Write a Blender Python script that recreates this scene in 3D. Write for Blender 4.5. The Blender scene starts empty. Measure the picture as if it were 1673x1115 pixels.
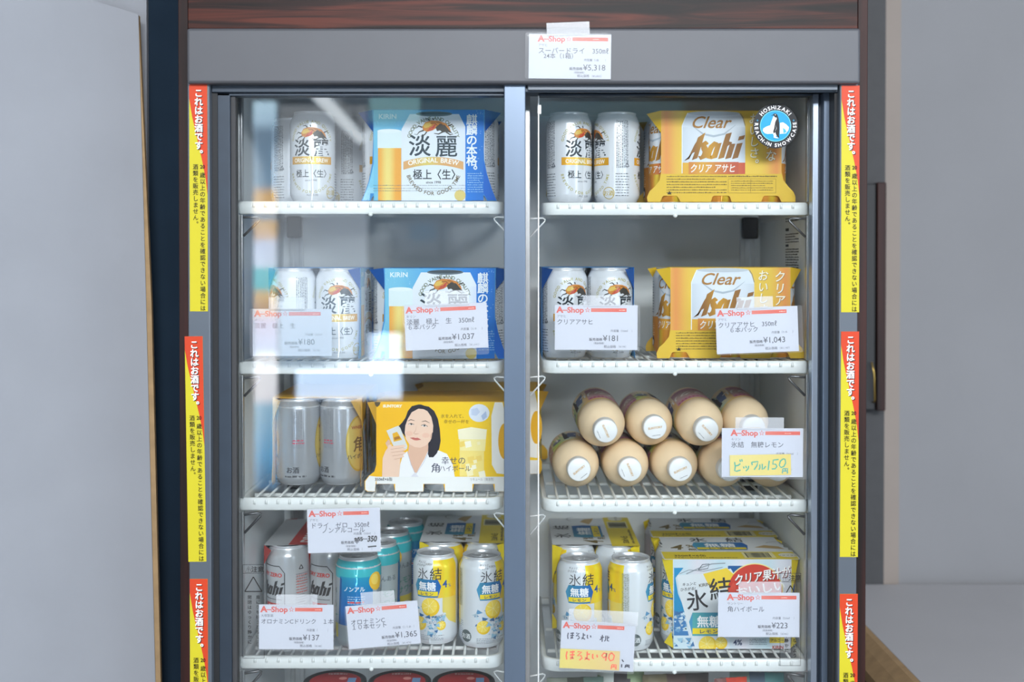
import bpy, bmesh, math, random
from mathutils import Vector, Matrix
random.seed(7)
SC = bpy.context.scene
COL = SC.collection
PI = math.pi
R = math.radians

# ------------------------------------------------------------------ camera
F = 1900.0            # focal length in pixels of the 1673 wide frame
CX, CY = 836.5, 450.0 # principal point
PITCH = 0.013
EYE = 1.45
cam_d = bpy.data.cameras.new('camera')
cam_d.sensor_width = 36.0
cam_d.lens = F / 1673 * 36.0
cam_d.shift_y = -(557.5 - CY) / 1673
cam_d.clip_start = 0.05
cam_d.dof.use_dof = True
cam_d.dof.focus_distance = 1.64
cam_d.dof.aperture_fstop = 2.8
cam = bpy.data.objects.new('camera', cam_d)
cam.location = (0, 0, EYE)
cam.rotation_euler = (PI / 2 - PITCH, 0, 0)
COL.objects.link(cam)
SC.camera = cam
SC.view_settings.view_transform = 'Standard'
SC.view_settings.look = 'None'
SC.view_settings.gamma = 1
SC.view_settings.use_curve_mapping = False
SC.view_settings.exposure = -0.04

# ------------------------------------------------------------------ light
def lin(c):
    c = c / 255.0
    return c / 12.92 if c <= 0.04045 else ((c + 0.055) / 1.055) ** 2.4
def C(r, g, b, m=0.0):
    return (lin(r), lin(g), lin(b), m)

w = bpy.data.worlds.new('world')
SC.world = w
w.use_nodes = True
bg = w.node_tree.nodes['Background']
bg.inputs[0].default_value = (0.62, 0.72, 0.85, 1)
bg.inputs[1].default_value = 0.35

def area(name, loc, target, sx, sy, power, col):
    l = bpy.data.lights.new(name, 'AREA')
    l.shape = 'RECTANGLE'; l.size = sx; l.size_y = sy
    l.energy = power; l.color = col
    o = bpy.data.objects.new(name, l)
    o.location = loc
    d = Vector(target) - Vector(loc)
    o.rotation_euler = d.to_track_quat('-Z', 'Y').to_euler()
    COL.objects.link(o)
    return o
# daylight of the shop window on the right, the ceiling lamps over the aisle, an added fill lamp on the left
area('daylight_right', (2.9, -1.1, 1.35), (0.2, 1.6, 1.0), 2.2, 1.8, 85, (0.74, 0.87, 1.0))
area('ceiling_light', (0.5, -2.6, 3.05), (0.0, 1.6, 1.15), 2.8, 0.9, 330, (0.95, 0.975, 1.0))
area('fill_left', (-2.9, -1.2, 1.5), (0.0, 1.6, 1.1), 2.0, 1.8, 26, (0.88, 0.94, 1.0))

def W(px, py, Y):
    """photograph pixel -> point of the world at distance Y from the camera's wall plane"""
    x = (px - CX) / F; u = (CY - py) / F
    dy = u * math.sin(PITCH) + math.cos(PITCH)
    dz = u * math.cos(PITCH) - math.sin(PITCH)
    t = Y / dy
    return Vector((x * t, Y, EYE + dz * t))
def WX(px, Y): return W(px, 450, Y).x
def WZ(py, Y): return W(CX, py, Y).z

# ------------------------------------------------------------------ materials
MATS = {}
def principled(name):
    m = bpy.data.materials.new(name); m.use_nodes = True
    return m, m.node_tree, m.node_tree.nodes['Principled BSDF']
def mat(name, col, rough=0.5, metal=0.0, noise=0.06, scale=40.0, bump=0.0, spec=0.5, stretch=None):
    if name in MATS: return MATS[name]
    m, nt, b = principled(name)
    n, L = nt.nodes, nt.links
    tc = n.new('ShaderNodeTexCoord'); mp = n.new('ShaderNodeMapping')
    if stretch: mp.inputs['Scale'].default_value = stretch
    L.new(tc.outputs['Object'], mp.inputs[0])
    nz = n.new('ShaderNodeTexNoise'); nz.inputs['Scale'].default_value = scale; nz.inputs['Detail'].default_value = 4
    L.new(mp.outputs[0], nz.inputs['Vector'])
    rp = n.new('ShaderNodeValToRGB')
    c = C(*col)
    rp.color_ramp.elements[0].position = 0.3; rp.color_ramp.elements[1].position = 0.7
    rp.color_ramp.elements[0].color = tuple(max(0, x * (1 - noise)) for x in c[:3]) + (1,)
    rp.color_ramp.elements[1].color = tuple(min(1, x * (1 + noise)) for x in c[:3]) + (1,)
    L.new(nz.outputs['Fac'], rp.inputs[0]); L.new(rp.outputs[0], b.inputs['Base Color'])
    b.inputs['Roughness'].default_value = rough; b.inputs['Metallic'].default_value = metal
    b.inputs['Specular IOR Level'].default_value = spec
    if bump:
        bp = n.new('ShaderNodeBump'); bp.inputs['Strength'].default_value = bump; bp.inputs['Distance'].default_value = 0.002
        L.new(nz.outputs['Fac'], bp.inputs['Height']); L.new(bp.outputs[0], b.inputs['Normal'])
    MATS[name] = m
    return m
def print_mat(name, rough, coat=0.0, spec=0.5):
    """printed surface: the colour and the metallic share come with the print"""
    m, nt, b = principled(name)
    a = nt.nodes.new('ShaderNodeVertexColor'); a.layer_name = 'Col'
    nz = nt.nodes.new('ShaderNodeTexNoise'); nz.inputs['Scale'].default_value = 60
    mx = nt.nodes.new('ShaderNodeMapRange'); mx.inputs['To Min'].default_value = rough * 0.85; mx.inputs['To Max'].default_value = rough * 1.15
    nt.links.new(nz.outputs['Fac'], mx.inputs[0]); nt.links.new(mx.outputs[0], b.inputs['Roughness'])
    nt.links.new(a.outputs['Color'], b.inputs['Base Color'])
    nt.links.new(a.outputs['Alpha'], b.inputs['Metallic'])
    b.inputs['Specular IOR Level'].default_value = spec
    b.inputs['Coat Weight'].default_value = coat
    MATS[name] = m
    return m
print_mat('paper_print', 0.5, 0.0, 0.35)
print_mat('card_print', 0.4)
print_mat('can_print', 0.24)
print_mat('sticker_print', 0.4, 0.0, 0.22)

def wood_mat():
    m, nt, b = principled('rosewood_veneer'); n, L = nt.nodes, nt.links
    tc = n.new('ShaderNodeTexCoord'); mp = n.new('ShaderNodeMapping'); mp.inputs['Scale'].default_value = (1.4, 4, 30)
    L.new(tc.outputs['Object'], mp.inputs[0])
    nz = n.new('ShaderNodeTexNoise'); nz.inputs['Scale'].default_value = 2.2; nz.inputs['Detail'].default_value = 8; nz.inputs['Distortion'].default_value = 1.4
    L.new(mp.outputs[0], nz.inputs['Vector'])
    rp = n.new('ShaderNodeValToRGB'); e = rp.color_ramp.elements
    e[0].position = 0.33; e[0].color = C(13, 8, 8)[:3] + (1,)
    e[1].position = 0.66; e[1].color = C(84, 38, 27)[:3] + (1,)
    k = e.new(0.48); k.color = C(40, 19, 15)[:3] + (1,)
    L.new(nz.outputs['Fac'], rp.inputs[0]); L.new(rp.outputs[0], b.inputs['Base Color'])
    b.inputs['Roughness'].default_value = 0.45
    b.inputs['Specular IOR Level'].default_value = 0.2
    MATS['rosewood_veneer'] = m
wood_mat()
def woodv_mat():
    m, nt, b = principled('dark_wood_edge'); n, L = nt.nodes, nt.links
    tc = n.new('ShaderNodeTexCoord'); mp = n.new('ShaderNodeMapping'); mp.inputs['Scale'].default_value = (30, 8, 1.2)
    L.new(tc.outputs['Object'], mp.inputs[0])
    nz = n.new('ShaderNodeTexNoise'); nz.inputs['Scale'].default_value = 2.5; nz.inputs['Detail'].default_value = 6
    L.new(mp.outputs[0], nz.inputs['Vector'])
    rp = n.new('ShaderNodeValToRGB'); e = rp.color_ramp.elements
    e[0].position = 0.35; e[0].color = C(22, 11, 10)[:3] + (1,)
    e[1].position = 0.7; e[1].color = C(54, 25, 21)[:3] + (1,)
    L.new(nz.outputs['Fac'], rp.inputs[0]); L.new(rp.outputs[0], b.inputs['Base Color'])
    b.inputs['Roughness'].default_value = 0.5
    b.inputs['Specular IOR Level'].default_value = 0.25
    MATS['dark_wood_edge'] = m
woodv_mat()
def sheet_mat(name, fac, tint, ior, rough):
    """clear sheet: lets the light through and mirrors by the Fresnel law"""
    m = bpy.data.materials.new(name); m.use_nodes = True
    nt = m.node_tree; n, L = nt.nodes, nt.links
    n.remove(n['Principled BSDF'])
    out = n['Material Output']
    tr = n.new('ShaderNodeBsdfTransparent'); tr.inputs[0].default_value = tint
    gl = n.new('ShaderNodeBsdfGlossy'); gl.inputs['Roughness'].default_value = rough
    fr = n.new('ShaderNodeFresnel'); fr.inputs['IOR'].default_value = ior
    mx = n.new('ShaderNodeMixShader')
    L.new(fr.outputs[0], mx.inputs[0]); L.new(tr.outputs[0], mx.inputs[1]); L.new(gl.outputs[0], mx.inputs[2])
    if fac:   # milky share
        df = n.new('ShaderNodeBsdfDiffuse'); df.inputs[0].default_value = (0.8, 0.83, 0.87, 1)
        nz = n.new('ShaderNodeTexNoise'); nz.inputs['Scale'].default_value = 30
        mr = n.new('ShaderNodeMapRange'); mr.inputs['To Min'].default_value = fac * 0.8; mr.inputs['To Max'].default_value = fac * 1.2
        L.new(nz.outputs['Fac'], mr.inputs[0])
        m2 = n.new('ShaderNodeMixShader'); L.new(mr.outputs[0], m2.inputs[0])
        L.new(mx.outputs[0], m2.inputs[1]); L.new(df.outputs[0], m2.inputs[2]); L.new(m2.outputs[0], out.inputs[0])
    else:
        L.new(mx.outputs[0], out.inputs[0])
    MATS[name] = m
sheet_mat('door_glass', 0.0, (0.965, 0.98, 0.982, 1), 1.5, 0.0)
sheet_mat('clear_film', 0.05, (0.98, 0.98, 0.98, 1), 1.25, 0.08)
sheet_mat('bare_film', 0.008, (0.985, 0.985, 0.985, 1), 1.2, 0.05)
sheet_mat('clear_tape', 0.26, (0.96, 0.96, 0.96, 1), 1.3, 0.15)
sheet_mat('shrink_wrap', 0.02, (0.97, 0.97, 0.97, 1), 1.35, 0.05)

def emit(name, col, s):
    m = bpy.data.materials.new(name); m.use_nodes = True
    nt = m.node_tree; n = nt.nodes; n.remove(n['Principled BSDF'])
    e = n.new('ShaderNodeEmission'); e.inputs[0].default_value = C(*col)[:3] + (1,); e.inputs[1].default_value = s
    nt.links.new(e.outputs[0], n['Material Output'].inputs[0])
    MATS[name] = m

mat('white_plaster', (146, 149, 156), 0.85, 0, 0.035, 7, 0.6)
mat('grey_plaster', (126, 126, 129), 0.85, 0, 0.03, 5, 0.15)
mat('navy_wall', (30, 44, 58), 0.8, 0, 0.12, 9, 0.2, 0.08)
mat('tan_edge', (160, 132, 96), 0.8, 0, 0.12, 50)
mat('grey_steel', (80, 81, 86), 0.5, 0.1, 0.03, 14)
mat('frame_paint', (88, 95, 104), 0.4, 0.2, 0.03, 20)
mat('track_dark', (48, 58, 70), 0.4, 0.25, 0.08, 30)
mat('door_alu', (98, 112, 130), 0.34, 0.45, 0.04, 30, 0, 0.5, (1, 1, 0.05))
mat('alu_light', (150, 162, 178), 0.3, 0.6, 0.04, 30, 0, 0.5, (1, 1, 0.05))
mat('groove_black', (26, 27, 30), 0.6)
mat('liner', (232, 236, 238), 0.5, 0.0, 0.03, 8)
mat('pilaster', (196, 198, 200), 0.3, 0.7, 0.06, 80)
mat('clip_black', (36, 34, 36), 0.5)
mat('shelf_white', (238, 241, 240), 0.28, 0, 0.02, 40)
mat('bracket_steel', (120, 120, 122), 0.35, 0.7)
mat('bracket_white', (225, 226, 226), 0.35, 0.1)
mat('can_silver', (222, 224, 228), 0.3, 0.35, 0.03, 90)
mat('lid_silver', (214, 216, 220), 0.3, 0.6, 0.03, 90)
mat('cap_white', (240, 241, 242), 0.35)
mat('bottle_cream', (240, 214, 178), 0.28, 0, 0.03, 20)
mat('black_plastic', (26, 27, 30), 0.3)
mat('pipe_grey', (58, 58, 60), 0.7)
mat('beige_trim', (134, 124, 117), 0.75, 0, 0.04, 8)
mat('table_white', (168, 167, 170), 0.55, 0, 0.02, 6)
mat('shop_floor', (120, 118, 116), 0.5, 0, 0.15, 3)
mat('shop_ceiling', (190, 190, 190), 0.9)
mat('shop_wall_dark', (112, 118, 124), 0.85)
emit('street_view', (230, 238, 250), 1.0)
def street_mat(name, stops, s):
    """daylit view through a window: bands of sky, shop signs and road from top to bottom"""
    emit(name, (255, 255, 255), s)
    nt = MATS[name].node_tree; n, L = nt.nodes, nt.links
    tc = n.new('ShaderNodeTexCoord'); sp = n.new('ShaderNodeSeparateXYZ'); rp = n.new('ShaderNodeValToRGB')
    L.new(tc.outputs['Generated'], sp.inputs[0]); L.new(sp.outputs['Z'], rp.inputs[0])
    e = rp.color_ramp.elements
    while len(e) < len(stops): e.new(0.5)
    for k, (p, c) in enumerate(sorted(stops)): e[k].position = p; e[k].color = C(*c)[:3] + (1,)
    L.new(rp.outputs[0], n['Emission'].inputs[0])
Yp = lambda y, y0, y1: (y1 - y) / (y1 - y0)
q_ = lambda y: Yp(y, 165, 800)
street_mat('street_strip', [(q_(y), c) for y, c in ((166, (190, 222, 240)), (196, (176, 206, 228)), (215, (110, 134, 156)), (300, (120, 150, 176)), (318, (226, 176, 100)), (342, (222, 180, 120)), (352, (150, 176, 200)), (364, (226, 184, 120)),
    (384, (226, 190, 150)), (396, (214, 222, 244)), (432, (214, 226, 246)), (440, (104, 196, 202)), (468, (110, 200, 204)), (480, (236, 198, 130)), (512, (190, 150, 120)), (524, (168, 142, 160)), (570, (160, 160, 184)), (584, (250, 250, 255)),
    (650, (246, 246, 255)), (664, (150, 196, 226)), (745, (80, 160, 210)), (790, (60, 110, 150)))][:31], 12.0)
street_mat('street_pane', [(0.0, (150, 178, 206)), (0.25, (186, 206, 228)), (0.5, (168, 176, 186)), (1.0, (150, 154, 158))], 6.5)
emit('sunlit_white_glow', (196, 220, 250), 17.0)  # sunlight on a white surface, put into the material as glow
emit('teal_pane', (150, 205, 210), 5.0)
emit('dim_teal_glow', (96, 140, 152), 2.2)
emit('lamp_glow', (236, 244, 250), 10.0)
mat('poster_paper', (226, 230, 236), 0.7)
mat('poster_blue', (90, 170, 220), 0.6)
mat('brass', (190, 160, 90), 0.35, 0.9)

# ------------------------------------------------------------------ mesh builder
_glyph = {}
_tc = bpy.data.curves.new('tmp_text', 'FONT')
_to = bpy.data.objects.new('tmp_text', _tc)
COL.objects.link(_to)
_tc.fill_mode = 'FRONT'
_tc.resolution_u = 3
def glyphs(s, bold=0.0, shear=0.0):
    k = (s, bold, shear)
    if k not in _glyph:
        _tc.body = s; _tc.offset = bold; _tc.shear = shear
        bpy.context.view_layer.update()
        ev = _to.evaluated_get(bpy.context.evaluated_depsgraph_get())
        me = ev.to_mesh()
        vs = [(v.co.x, v.co.y) for v in me.vertices]
        fs = [tuple(p.vertices) for p in me.polygons]
        ev.to_mesh_clear()
        x0 = min([v[0] for v in vs], default=0); x1 = max([v[0] for v in vs], default=0)
        _glyph[k] = (vs, fs, x0, x1)
    return _glyph[k]

class Art:
    """flat print: pieces of (points, faces, colour, layer) in its own 2D units"""
    def __init__(s): s.p = []
    def raw(s, pts, faces, col, l): s.p.append((pts, faces, col, l if l == 0 else int(l) + (len(s.p) % 7) * 0.12))
    def poly(s, pts, col, l=1): s.raw(list(pts), [tuple(range(len(pts)))], col, l)
    def rect(s, a, b, c, d, col, l=1, rot=0.0):
        pts = [(a, b), (c, b), (c, d), (a, d)]
        if rot:
            mx, my = (a + c) / 2, (b + d) / 2; cs, sn = math.cos(rot), math.sin(rot)
            pts = [(mx + (x - mx) * cs - (y - my) * sn, my + (x - mx) * sn + (y - my) * cs) for x, y in pts]
        s.poly(pts, col, l)
    def grid(s, a, b, c, d, col, l=1, n=10, m=1):
        pts = [(a + (c - a) * i / n, b + (d - b) * j / m) for j in range(m + 1) for i in range(n + 1)]
        fs = [(j * (n + 1) + i, j * (n + 1) + i + 1, (j + 1) * (n + 1) + i + 1, (j + 1) * (n + 1) + i) for j in range(m) for i in range(n)]
        s.raw(pts, fs, col, l)
    def ell(s, cx, cy, rx, ry, col, l=1, n=28, rot=0.0, a0=0.0, a1=2 * PI):
        full = abs(a1 - a0 - 2 * PI) < 1e-6
        k = n if full else n + 1
        pts = []
        for i in range(k):
            a = a0 + (a1 - a0) * i / n
            x, y = rx * math.cos(a), ry * math.sin(a)
            pts.append((cx + x * math.cos(rot) - y * math.sin(rot), cy + x * math.sin(rot) + y * math.cos(rot)))
        s.poly(pts, col, l)
    def ring(s, cx, cy, r0, r1, col, l=1, n=32, a0=0.0, a1=2 * PI, sy=1.0):
        pts = []; fs = []
        for i in range(n + 1):
            a = a0 + (a1 - a0) * i / n
            pts += [(cx + r0 * math.cos(a), cy + r0 * math.sin(a) * sy), (cx + r1 * math.cos(a), cy + r1 * math.sin(a) * sy)]
        for i in range(n): fs.append((2 * i, 2 * i + 1, 2 * i + 3, 2 * i + 2))
        s.raw(pts, fs, col, l)
    def stroke(s, pts, wd, col, l=1):
        """line of the given width(s) through points"""
        n = len(pts); out = []
        for i, (x, y) in enumerate(pts):
            x0, y0 = pts[max(0, i - 1)]; x1, y1 = pts[min(n - 1, i + 1)]
            d = math.hypot(x1 - x0, y1 - y0) or 1
            q = wd[i] if isinstance(wd, (list, tuple)) else wd
            nx, ny = -(y1 - y0) / d * q / 2, (x1 - x0) / d * q / 2
            out.append((x + nx, y + ny)); out.append((x - nx, y - ny))
        s.raw(out, [(2 * i, 2 * i + 1, 2 * i + 3, 2 * i + 2) for i in range(n - 1)], col, l)
    def text(s, t, u, v, h, col, l=2, al='l', bold=0.0, shear=0.0, rot=0.0, sx=1.0, width=None):
        if bold > 0.012 and any(ord(q) > 0x2e7f for q in t):
            hx = h * (bold * 0.55)
            if width: sx = width / ((glyphs(t, 0.0, shear)[3] - glyphs(t, 0.0, shear)[2]) * h)
            for i, (ox, oy) in enumerate(((-hx, -hx), (hx, -hx), (-hx, hx), (hx, hx))):
                s.text(t, u + ox, v + oy, h, col, l, al, 0.0, shear, rot, sx)
            return
        vs, fs, x0, x1 = glyphs(t, bold, shear)
        if not vs: return
        if width: sx = width / ((x1 - x0) * h)
        off = {'l': 0, 'c': -(x0 + x1) / 2, 'r': -x1}[al]
        cs, sn = math.cos(rot), math.sin(rot); pts = []
        for x, y in vs:
            x = (x + off) * h * sx; y *= h
            pts.append((u + x * cs - y * sn, v + x * sn + y * cs))
        s.raw(pts, fs, col, l)
    def vtext(s, t, u, v, h, col, l=2, bold=0.0, pitch=None, sx=1.0, shear=0.0):
        """vertical line of characters, v = top of the first cell, u = middle"""
        pitch = pitch or h
        if bold > 0.012:
            hx = h * bold * 0.55
            for i, (ox, oy) in enumerate(((-hx, -hx), (hx, -hx), (-hx, hx), (hx, hx))): s.vtext(t, u + ox, v + oy, h, col, l, 0.0, pitch, sx, shear)
            return
        for i, ch in enumerate(t):
            dx, dy = (0.62 * h * sx, 0.55 * h) if ch in '。、' else (0, 0)
            if ch == 'ー':
                s.stroke([(u, v - i * pitch - 0.1 * h), (u, v - i * pitch - 0.9 * h)], 0.1 * h, col, l); continue
            vs, fs, x0, x1 = glyphs(ch, bold, shear)
            s.raw([(u + dx + (x - 0.5) * h * sx, v - i * pitch - 0.86 * h + dy + y * h) for x, y in vs], fs, col, l)
    def vcell(s, t, u, v, h, col, l=2, bold=0.0):
        vs, fs, x0, x1 = glyphs(t, bold)
        k = h / (x1 - x0)
        s.raw([(u + (x - (x0 + x1) / 2) * k, v - 0.86 * h + y * h) for x, y in vs], fs, col, l)
    def arc(s, t, cx, cy, r, mid, h, col, l=2, flip=False, gap=0.12, bold=0.0, fit=None, sy=1.0):
        it = []
        for ch in t:
            if ch == ' ': it.append((None, 0.3)); continue
            g = glyphs(ch, bold); it.append((g, g[3] - g[2]))
        tot = sum(q + gap for _, q in it) - gap
        k = (fit / (tot * h / r)) if fit else 1.0
        a = -tot * h / r / 2 * k
        for g, q in it:
            am = a + q * h / r / 2 * k
            if g:
                th = (mid + am) if flip else (mid - am)
                cs, sn = (math.cos(th + PI / 2), math.sin(th + PI / 2)) if flip else (math.cos(th - PI / 2), math.sin(th - PI / 2))
                ox, oy = cx + r * math.cos(th), cy + r * math.sin(th) * sy
                m = (g[2] + g[3]) / 2
                s.raw([(ox + (x - m) * h * cs - (y - 0.36) * h * sn, oy + (x - m) * h * sn + (y - 0.36) * h * cs) for x, y in g[0]], g[1], col, l)
            a += (q + gap) * h / r * k
    def micro(s, u0, v0, u1, v1, rows, col, l=2, fill=0.55, dash=2.2):
        """lines of print too fine to read"""
        dv = (v1 - v0) / rows
        for i in range(rows):
            u = u0; e = u1 - (random.random() * 0.3 * (u1 - u0) if i % 3 == 2 else 0)
            while u < e:
                q = dash * random.uniform(0.4, 1.5)
                s.rect(u, v0 + dv * i + dv * 0.2, min(u + q, e), v0 + dv * i + dv * (0.2 + fill * random.uniform(0.6, 1)), col, l)
                u += q + dash * random.uniform(0.15, 0.5)
    def vmicro(s, u0, v0, u1, v1, cols, col, l=2, dash=2.0):
        du = (u1 - u0) / cols
        for i in range(cols):
            v = v0
            while v < v1:
                q = dash * random.uniform(0.4, 1.3)
                s.rect(u0 + du * i + du * 0.2, v, u0 + du * i + du * random.uniform(0.6, 0.85), min(v + q, v1), col, l)
                v += q + dash * random.uniform(0.15, 0.4)
    def bars(s, u0, v0, u1, v1, n, col, l=2):
        du = (u1 - u0) / n
        for i in range(n):
            s.rect(u0 + du * i, v0, u0 + du * (i + random.choice((0.35, 0.55, 0.75))), v1, col, l)
    def add(s, o, du=0, dv=0, k=1.0, dl=0):
        for pts, fs, c, l in o.p: s.raw([(x * k + du, y * k + dv) for x, y in pts], fs, c, l + dl)

def obj_from(bm, name, mats, parent, nrm=None):
    me = bpy.data.meshes.new(name)
    bm.normal_update()
    if nrm:
        bm.verts.index_update()
        nl = [nrm.get(v, v.normal).copy() if v in nrm else v.normal.copy() for v in bm.verts]
    bm.to_mesh(me); bm.free()
    for m in mats: me.materials.append(MATS[m])
    if nrm: me.normals_split_custom_set_from_vertices([tuple(n) for n in nl])
    o = bpy.data.objects.new(name, me); COL.objects.link(o)
    if parent: o.parent = parent
    return o

class MB:
    def __init__(s):
        s.bm = bmesh.new(); s.col = s.bm.loops.layers.float_color.new('Col'); s.mats = []; s.nrm = {}
    def mi(s, m):
        if m not in s.mats: s.mats.append(m)
        return s.mats.index(m)
    def face(s, vs, m, smooth=False, col=None):
        try: f = s.bm.faces.new(vs)
        except ValueError: return None
        f.material_index = s.mi(m); f.smooth = smooth
        if col:
            for lp in f.loops: lp[s.col] = col
        return f
    def box(s, x0, y0, z0, x1, y1, z1, m, bev=0.0, seg=2, col=None):
        v = [s.bm.verts.new(p) for p in ((x0, y0, z0), (x1, y0, z0), (x1, y1, z0), (x0, y1, z0), (x0, y0, z1), (x1, y0, z1), (x1, y1, z1), (x0, y1, z1))]
        fs = [s.face([v[i] for i in q], m, False, col) for q in ((3, 2, 1, 0), (4, 5, 6, 7), (0, 1, 5, 4), (1, 2, 6, 5), (2, 3, 7, 6), (3, 0, 4, 7))]
        if bev:
            es = list({e for f in fs for e in f.edges})
            r = bmesh.ops.bevel(s.bm, geom=es, offset=bev, segments=seg, affect='EDGES', profile=0.5)
            for f in r['faces']:
                f.material_index = s.mi(m); f.smooth = True
        return s
    def tube(s, pts, r, m, n=8, closed=False, squash=1.0):
        pts = [Vector(p) for p in pts]; N = len(pts); rings = []
        up = None
        for i, p in enumerate(pts):
            a = pts[i - 1] if (i or closed) else p; b = pts[(i + 1) % N] if (i < N - 1 or closed) else p
            t = (b - a).normalized()
            if up is None:
                up = Vector((0, 0, 1)) if abs(t.z) < 0.9 else Vector((1, 0, 0))
            e1 = t.cross(up).normalized(); e2 = e1.cross(t).normalized(); up = e2
            rr = r[i] if isinstance(r, (list, tuple)) else r
            rings.append([s.bm.verts.new(p + e1 * math.cos(2 * PI * k / n) * rr + e2 * math.sin(2 * PI * k / n) * rr * squash) for k in range(n)])
        for i in range(N if closed else N - 1):
            A, B = rings[i], rings[(i + 1) % N]
            for k in range(n): s.face([A[k], A[(k + 1) % n], B[(k + 1) % n], B[k]], m, True)
        if not closed:
            s.face(rings[0][::-1], m); s.face(rings[-1], m)
        return s
    def lathe(s, prof, m, n=48, cap0=True, cap1=True, mtx=None, col=None):
        """profile of (radius, z); m = one material or one per span"""
        rings = []
        for r, z in prof:
            if r < 1e-6: rings.append([s.bm.verts.new((0, 0, z))])
            else: rings.append([s.bm.verts.new((r * math.cos(2 * PI * k / n), r * math.sin(2 * PI * k / n), z)) for k in range(n)])
        for i in range(len(rings) - 1):
            A, B = rings[i], rings[i + 1]
            mm = m[i] if isinstance(m, list) else m
            cc = col[i] if isinstance(col, list) else col
            for k in range(n):
                k1 = (k + 1) % n
                if len(A) == 1 and len(B) == 1: continue
                if len(A) == 1: q = [A[0], B[k1], B[k]]
                elif len(B) == 1: q = [A[k], A[k1], B[0]]
                else: q = [A[k], A[k1], B[k1], B[k]]
                s.face(q, mm, True, cc)
        if cap0 and len(rings[0]) > 1: s.face(rings[0][::-1], m[0] if isinstance(m, list) else m, False, col[0] if isinstance(col, list) else col)
        if cap1 and len(rings[-1]) > 1: s.face(rings[-1], m[-1] if isinstance(m, list) else m, False, col[-1] if isinstance(col, list) else col)
        if mtx:
            for rg in rings:
                for v in rg: v.co = mtx @ v.co
        return s
    def sheet(s, outline, mapf, t, m, col=None, back=None, bcol=None):
        """flat outline (2D) given thickness t behind its face; mapf(u, v, layer_offset) -> 3D"""
        A = [s.bm.verts.new(mapf(u, v, 0)) for u, v in outline]; B = [s.bm.verts.new(mapf(u, v, -t)) for u, v in outline]
        s.face(A, m, False, col); s.face(B[::-1], back or m, False, bcol or col)
        n = len(A)
        for i in range(n): s.face([A[(i + 1) % n], A[i], B[i], B[(i + 1) % n]], back or m, False, bcol or col)
        return s
    def art(s, A, mapf, m, step=None, nf=None, dl=0.00012, clip=None, vcuts=()):
        """lay a print on a surface; step = cut width for curved surfaces, nf(u, v) = its normal"""
        t = bmesh.new(); cl = t.loops.layers.float_color.new('Col'); ll = t.faces.layers.float.new('lay')
        for pts, fs, col, l in A.p:
            vs = [t.verts.new((x, y, 0)) for x, y in pts]
            for f in fs:
                try: g = t.faces.new([vs[i] for i in f])
                except ValueError: continue
                g[ll] = l
                for lp in g.loops:
                    c = col(lp.vert.co.x, lp.vert.co.y) if callable(col) else col
                    lp[cl] = c if len(c) == 4 else tuple(c) + (0.0,)
        bmesh.ops.triangulate(t, faces=t.faces[:])
        if clip:
            for co, no in clip:
                bmesh.ops.bisect_plane(t, geom=t.verts[:] + t.edges[:] + t.faces[:], plane_co=co, plane_no=no, clear_outer=True)
        for q in vcuts:
            bmesh.ops.bisect_plane(t, geom=t.verts[:] + t.edges[:] + t.faces[:], plane_co=(0, q, 0), plane_no=(0, 1, 0))
        if step:
            us = [v.co.x for v in t.verts]; a = math.ceil(min(us) / step)
            while a * step < max(us):
                bmesh.ops.bisect_plane(t, geom=t.verts[:] + t.edges[:] + t.faces[:], plane_co=(a * step, 0, 0), plane_no=(1, 0, 0)); a += 1
        mi = s.mi(m); vm = {}
        for f in t.faces:
            l = f[ll]; nv = []
            for v in f.verts:
                k = (v, l)
                if k not in vm:
                    q = s.bm.verts.new(mapf(v.co.x, v.co.y, l * dl)); vm[k] = q
                    if nf: s.nrm[q] = nf(v.co.x, v.co.y)
                nv.append(vm[k])
            if f.normal.z < 0: nv = nv[::-1]
            try: g = s.bm.faces.new(nv)
            except ValueError: continue
            g.material_index = mi; g.smooth = bool(nf)
            fl = list(f.loops)
            if f.normal.z < 0: fl = fl[::-1]
            for lp, lo in zip(g.loops, fl): lp[s.col] = lo[cl]
        t.free()
        return s
    def fin(s, name, parent=None, **kw):
        return obj_from(s.bm, name, s.mats, parent, s.nrm or None)

def tag(o, label=None, cat=None, group=None, kind=None):
    if label: o['label'] = label
    if cat: o['category'] = cat
    if group: o['group'] = group
    if kind: o['kind'] = kind
    return o
def empty(name, loc, rz=0.0):
    o = bpy.data.objects.new(name, None); o.empty_display_size = 0.02
    o.location = loc; o.rotation_euler = (0, 0, rz); COL.objects.link(o)
    return o
def dup(o, loc, rz, label, group=None):
    c = o.copy(); COL.objects.link(c); c.location = loc; c.rotation_euler = (0, 0, rz)
    c['label'] = label
    if group: c['group'] = group
    for ch in list(o.children):
        d = ch.copy(); COL.objects.link(d); d.parent = c
        for g in list(ch.children):
            e = g.copy(); COL.objects.link(e); e.parent = d
    return c
def part(me_obj, name, parent, loc=(0, 0, 0), rz=0.0):
    """another object of the same mesh, as a part"""
    c = bpy.data.objects.new(name, me_obj.data if hasattr(me_obj, 'data') else me_obj)
    COL.objects.link(c); c.parent = parent; c.location = loc; c.rotation_euler = (0, 0, rz)
    return c

def struct(mb, name):
    return tag(mb.fin(name), kind='structure')
def kid(mb, name, root):
    """part built in world coordinates under a root standing elsewhere"""
    o = mb.fin(name, root); o.location = -root.location; return o
def sub(mb, name, prt): return mb.fin(name, prt)

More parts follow.
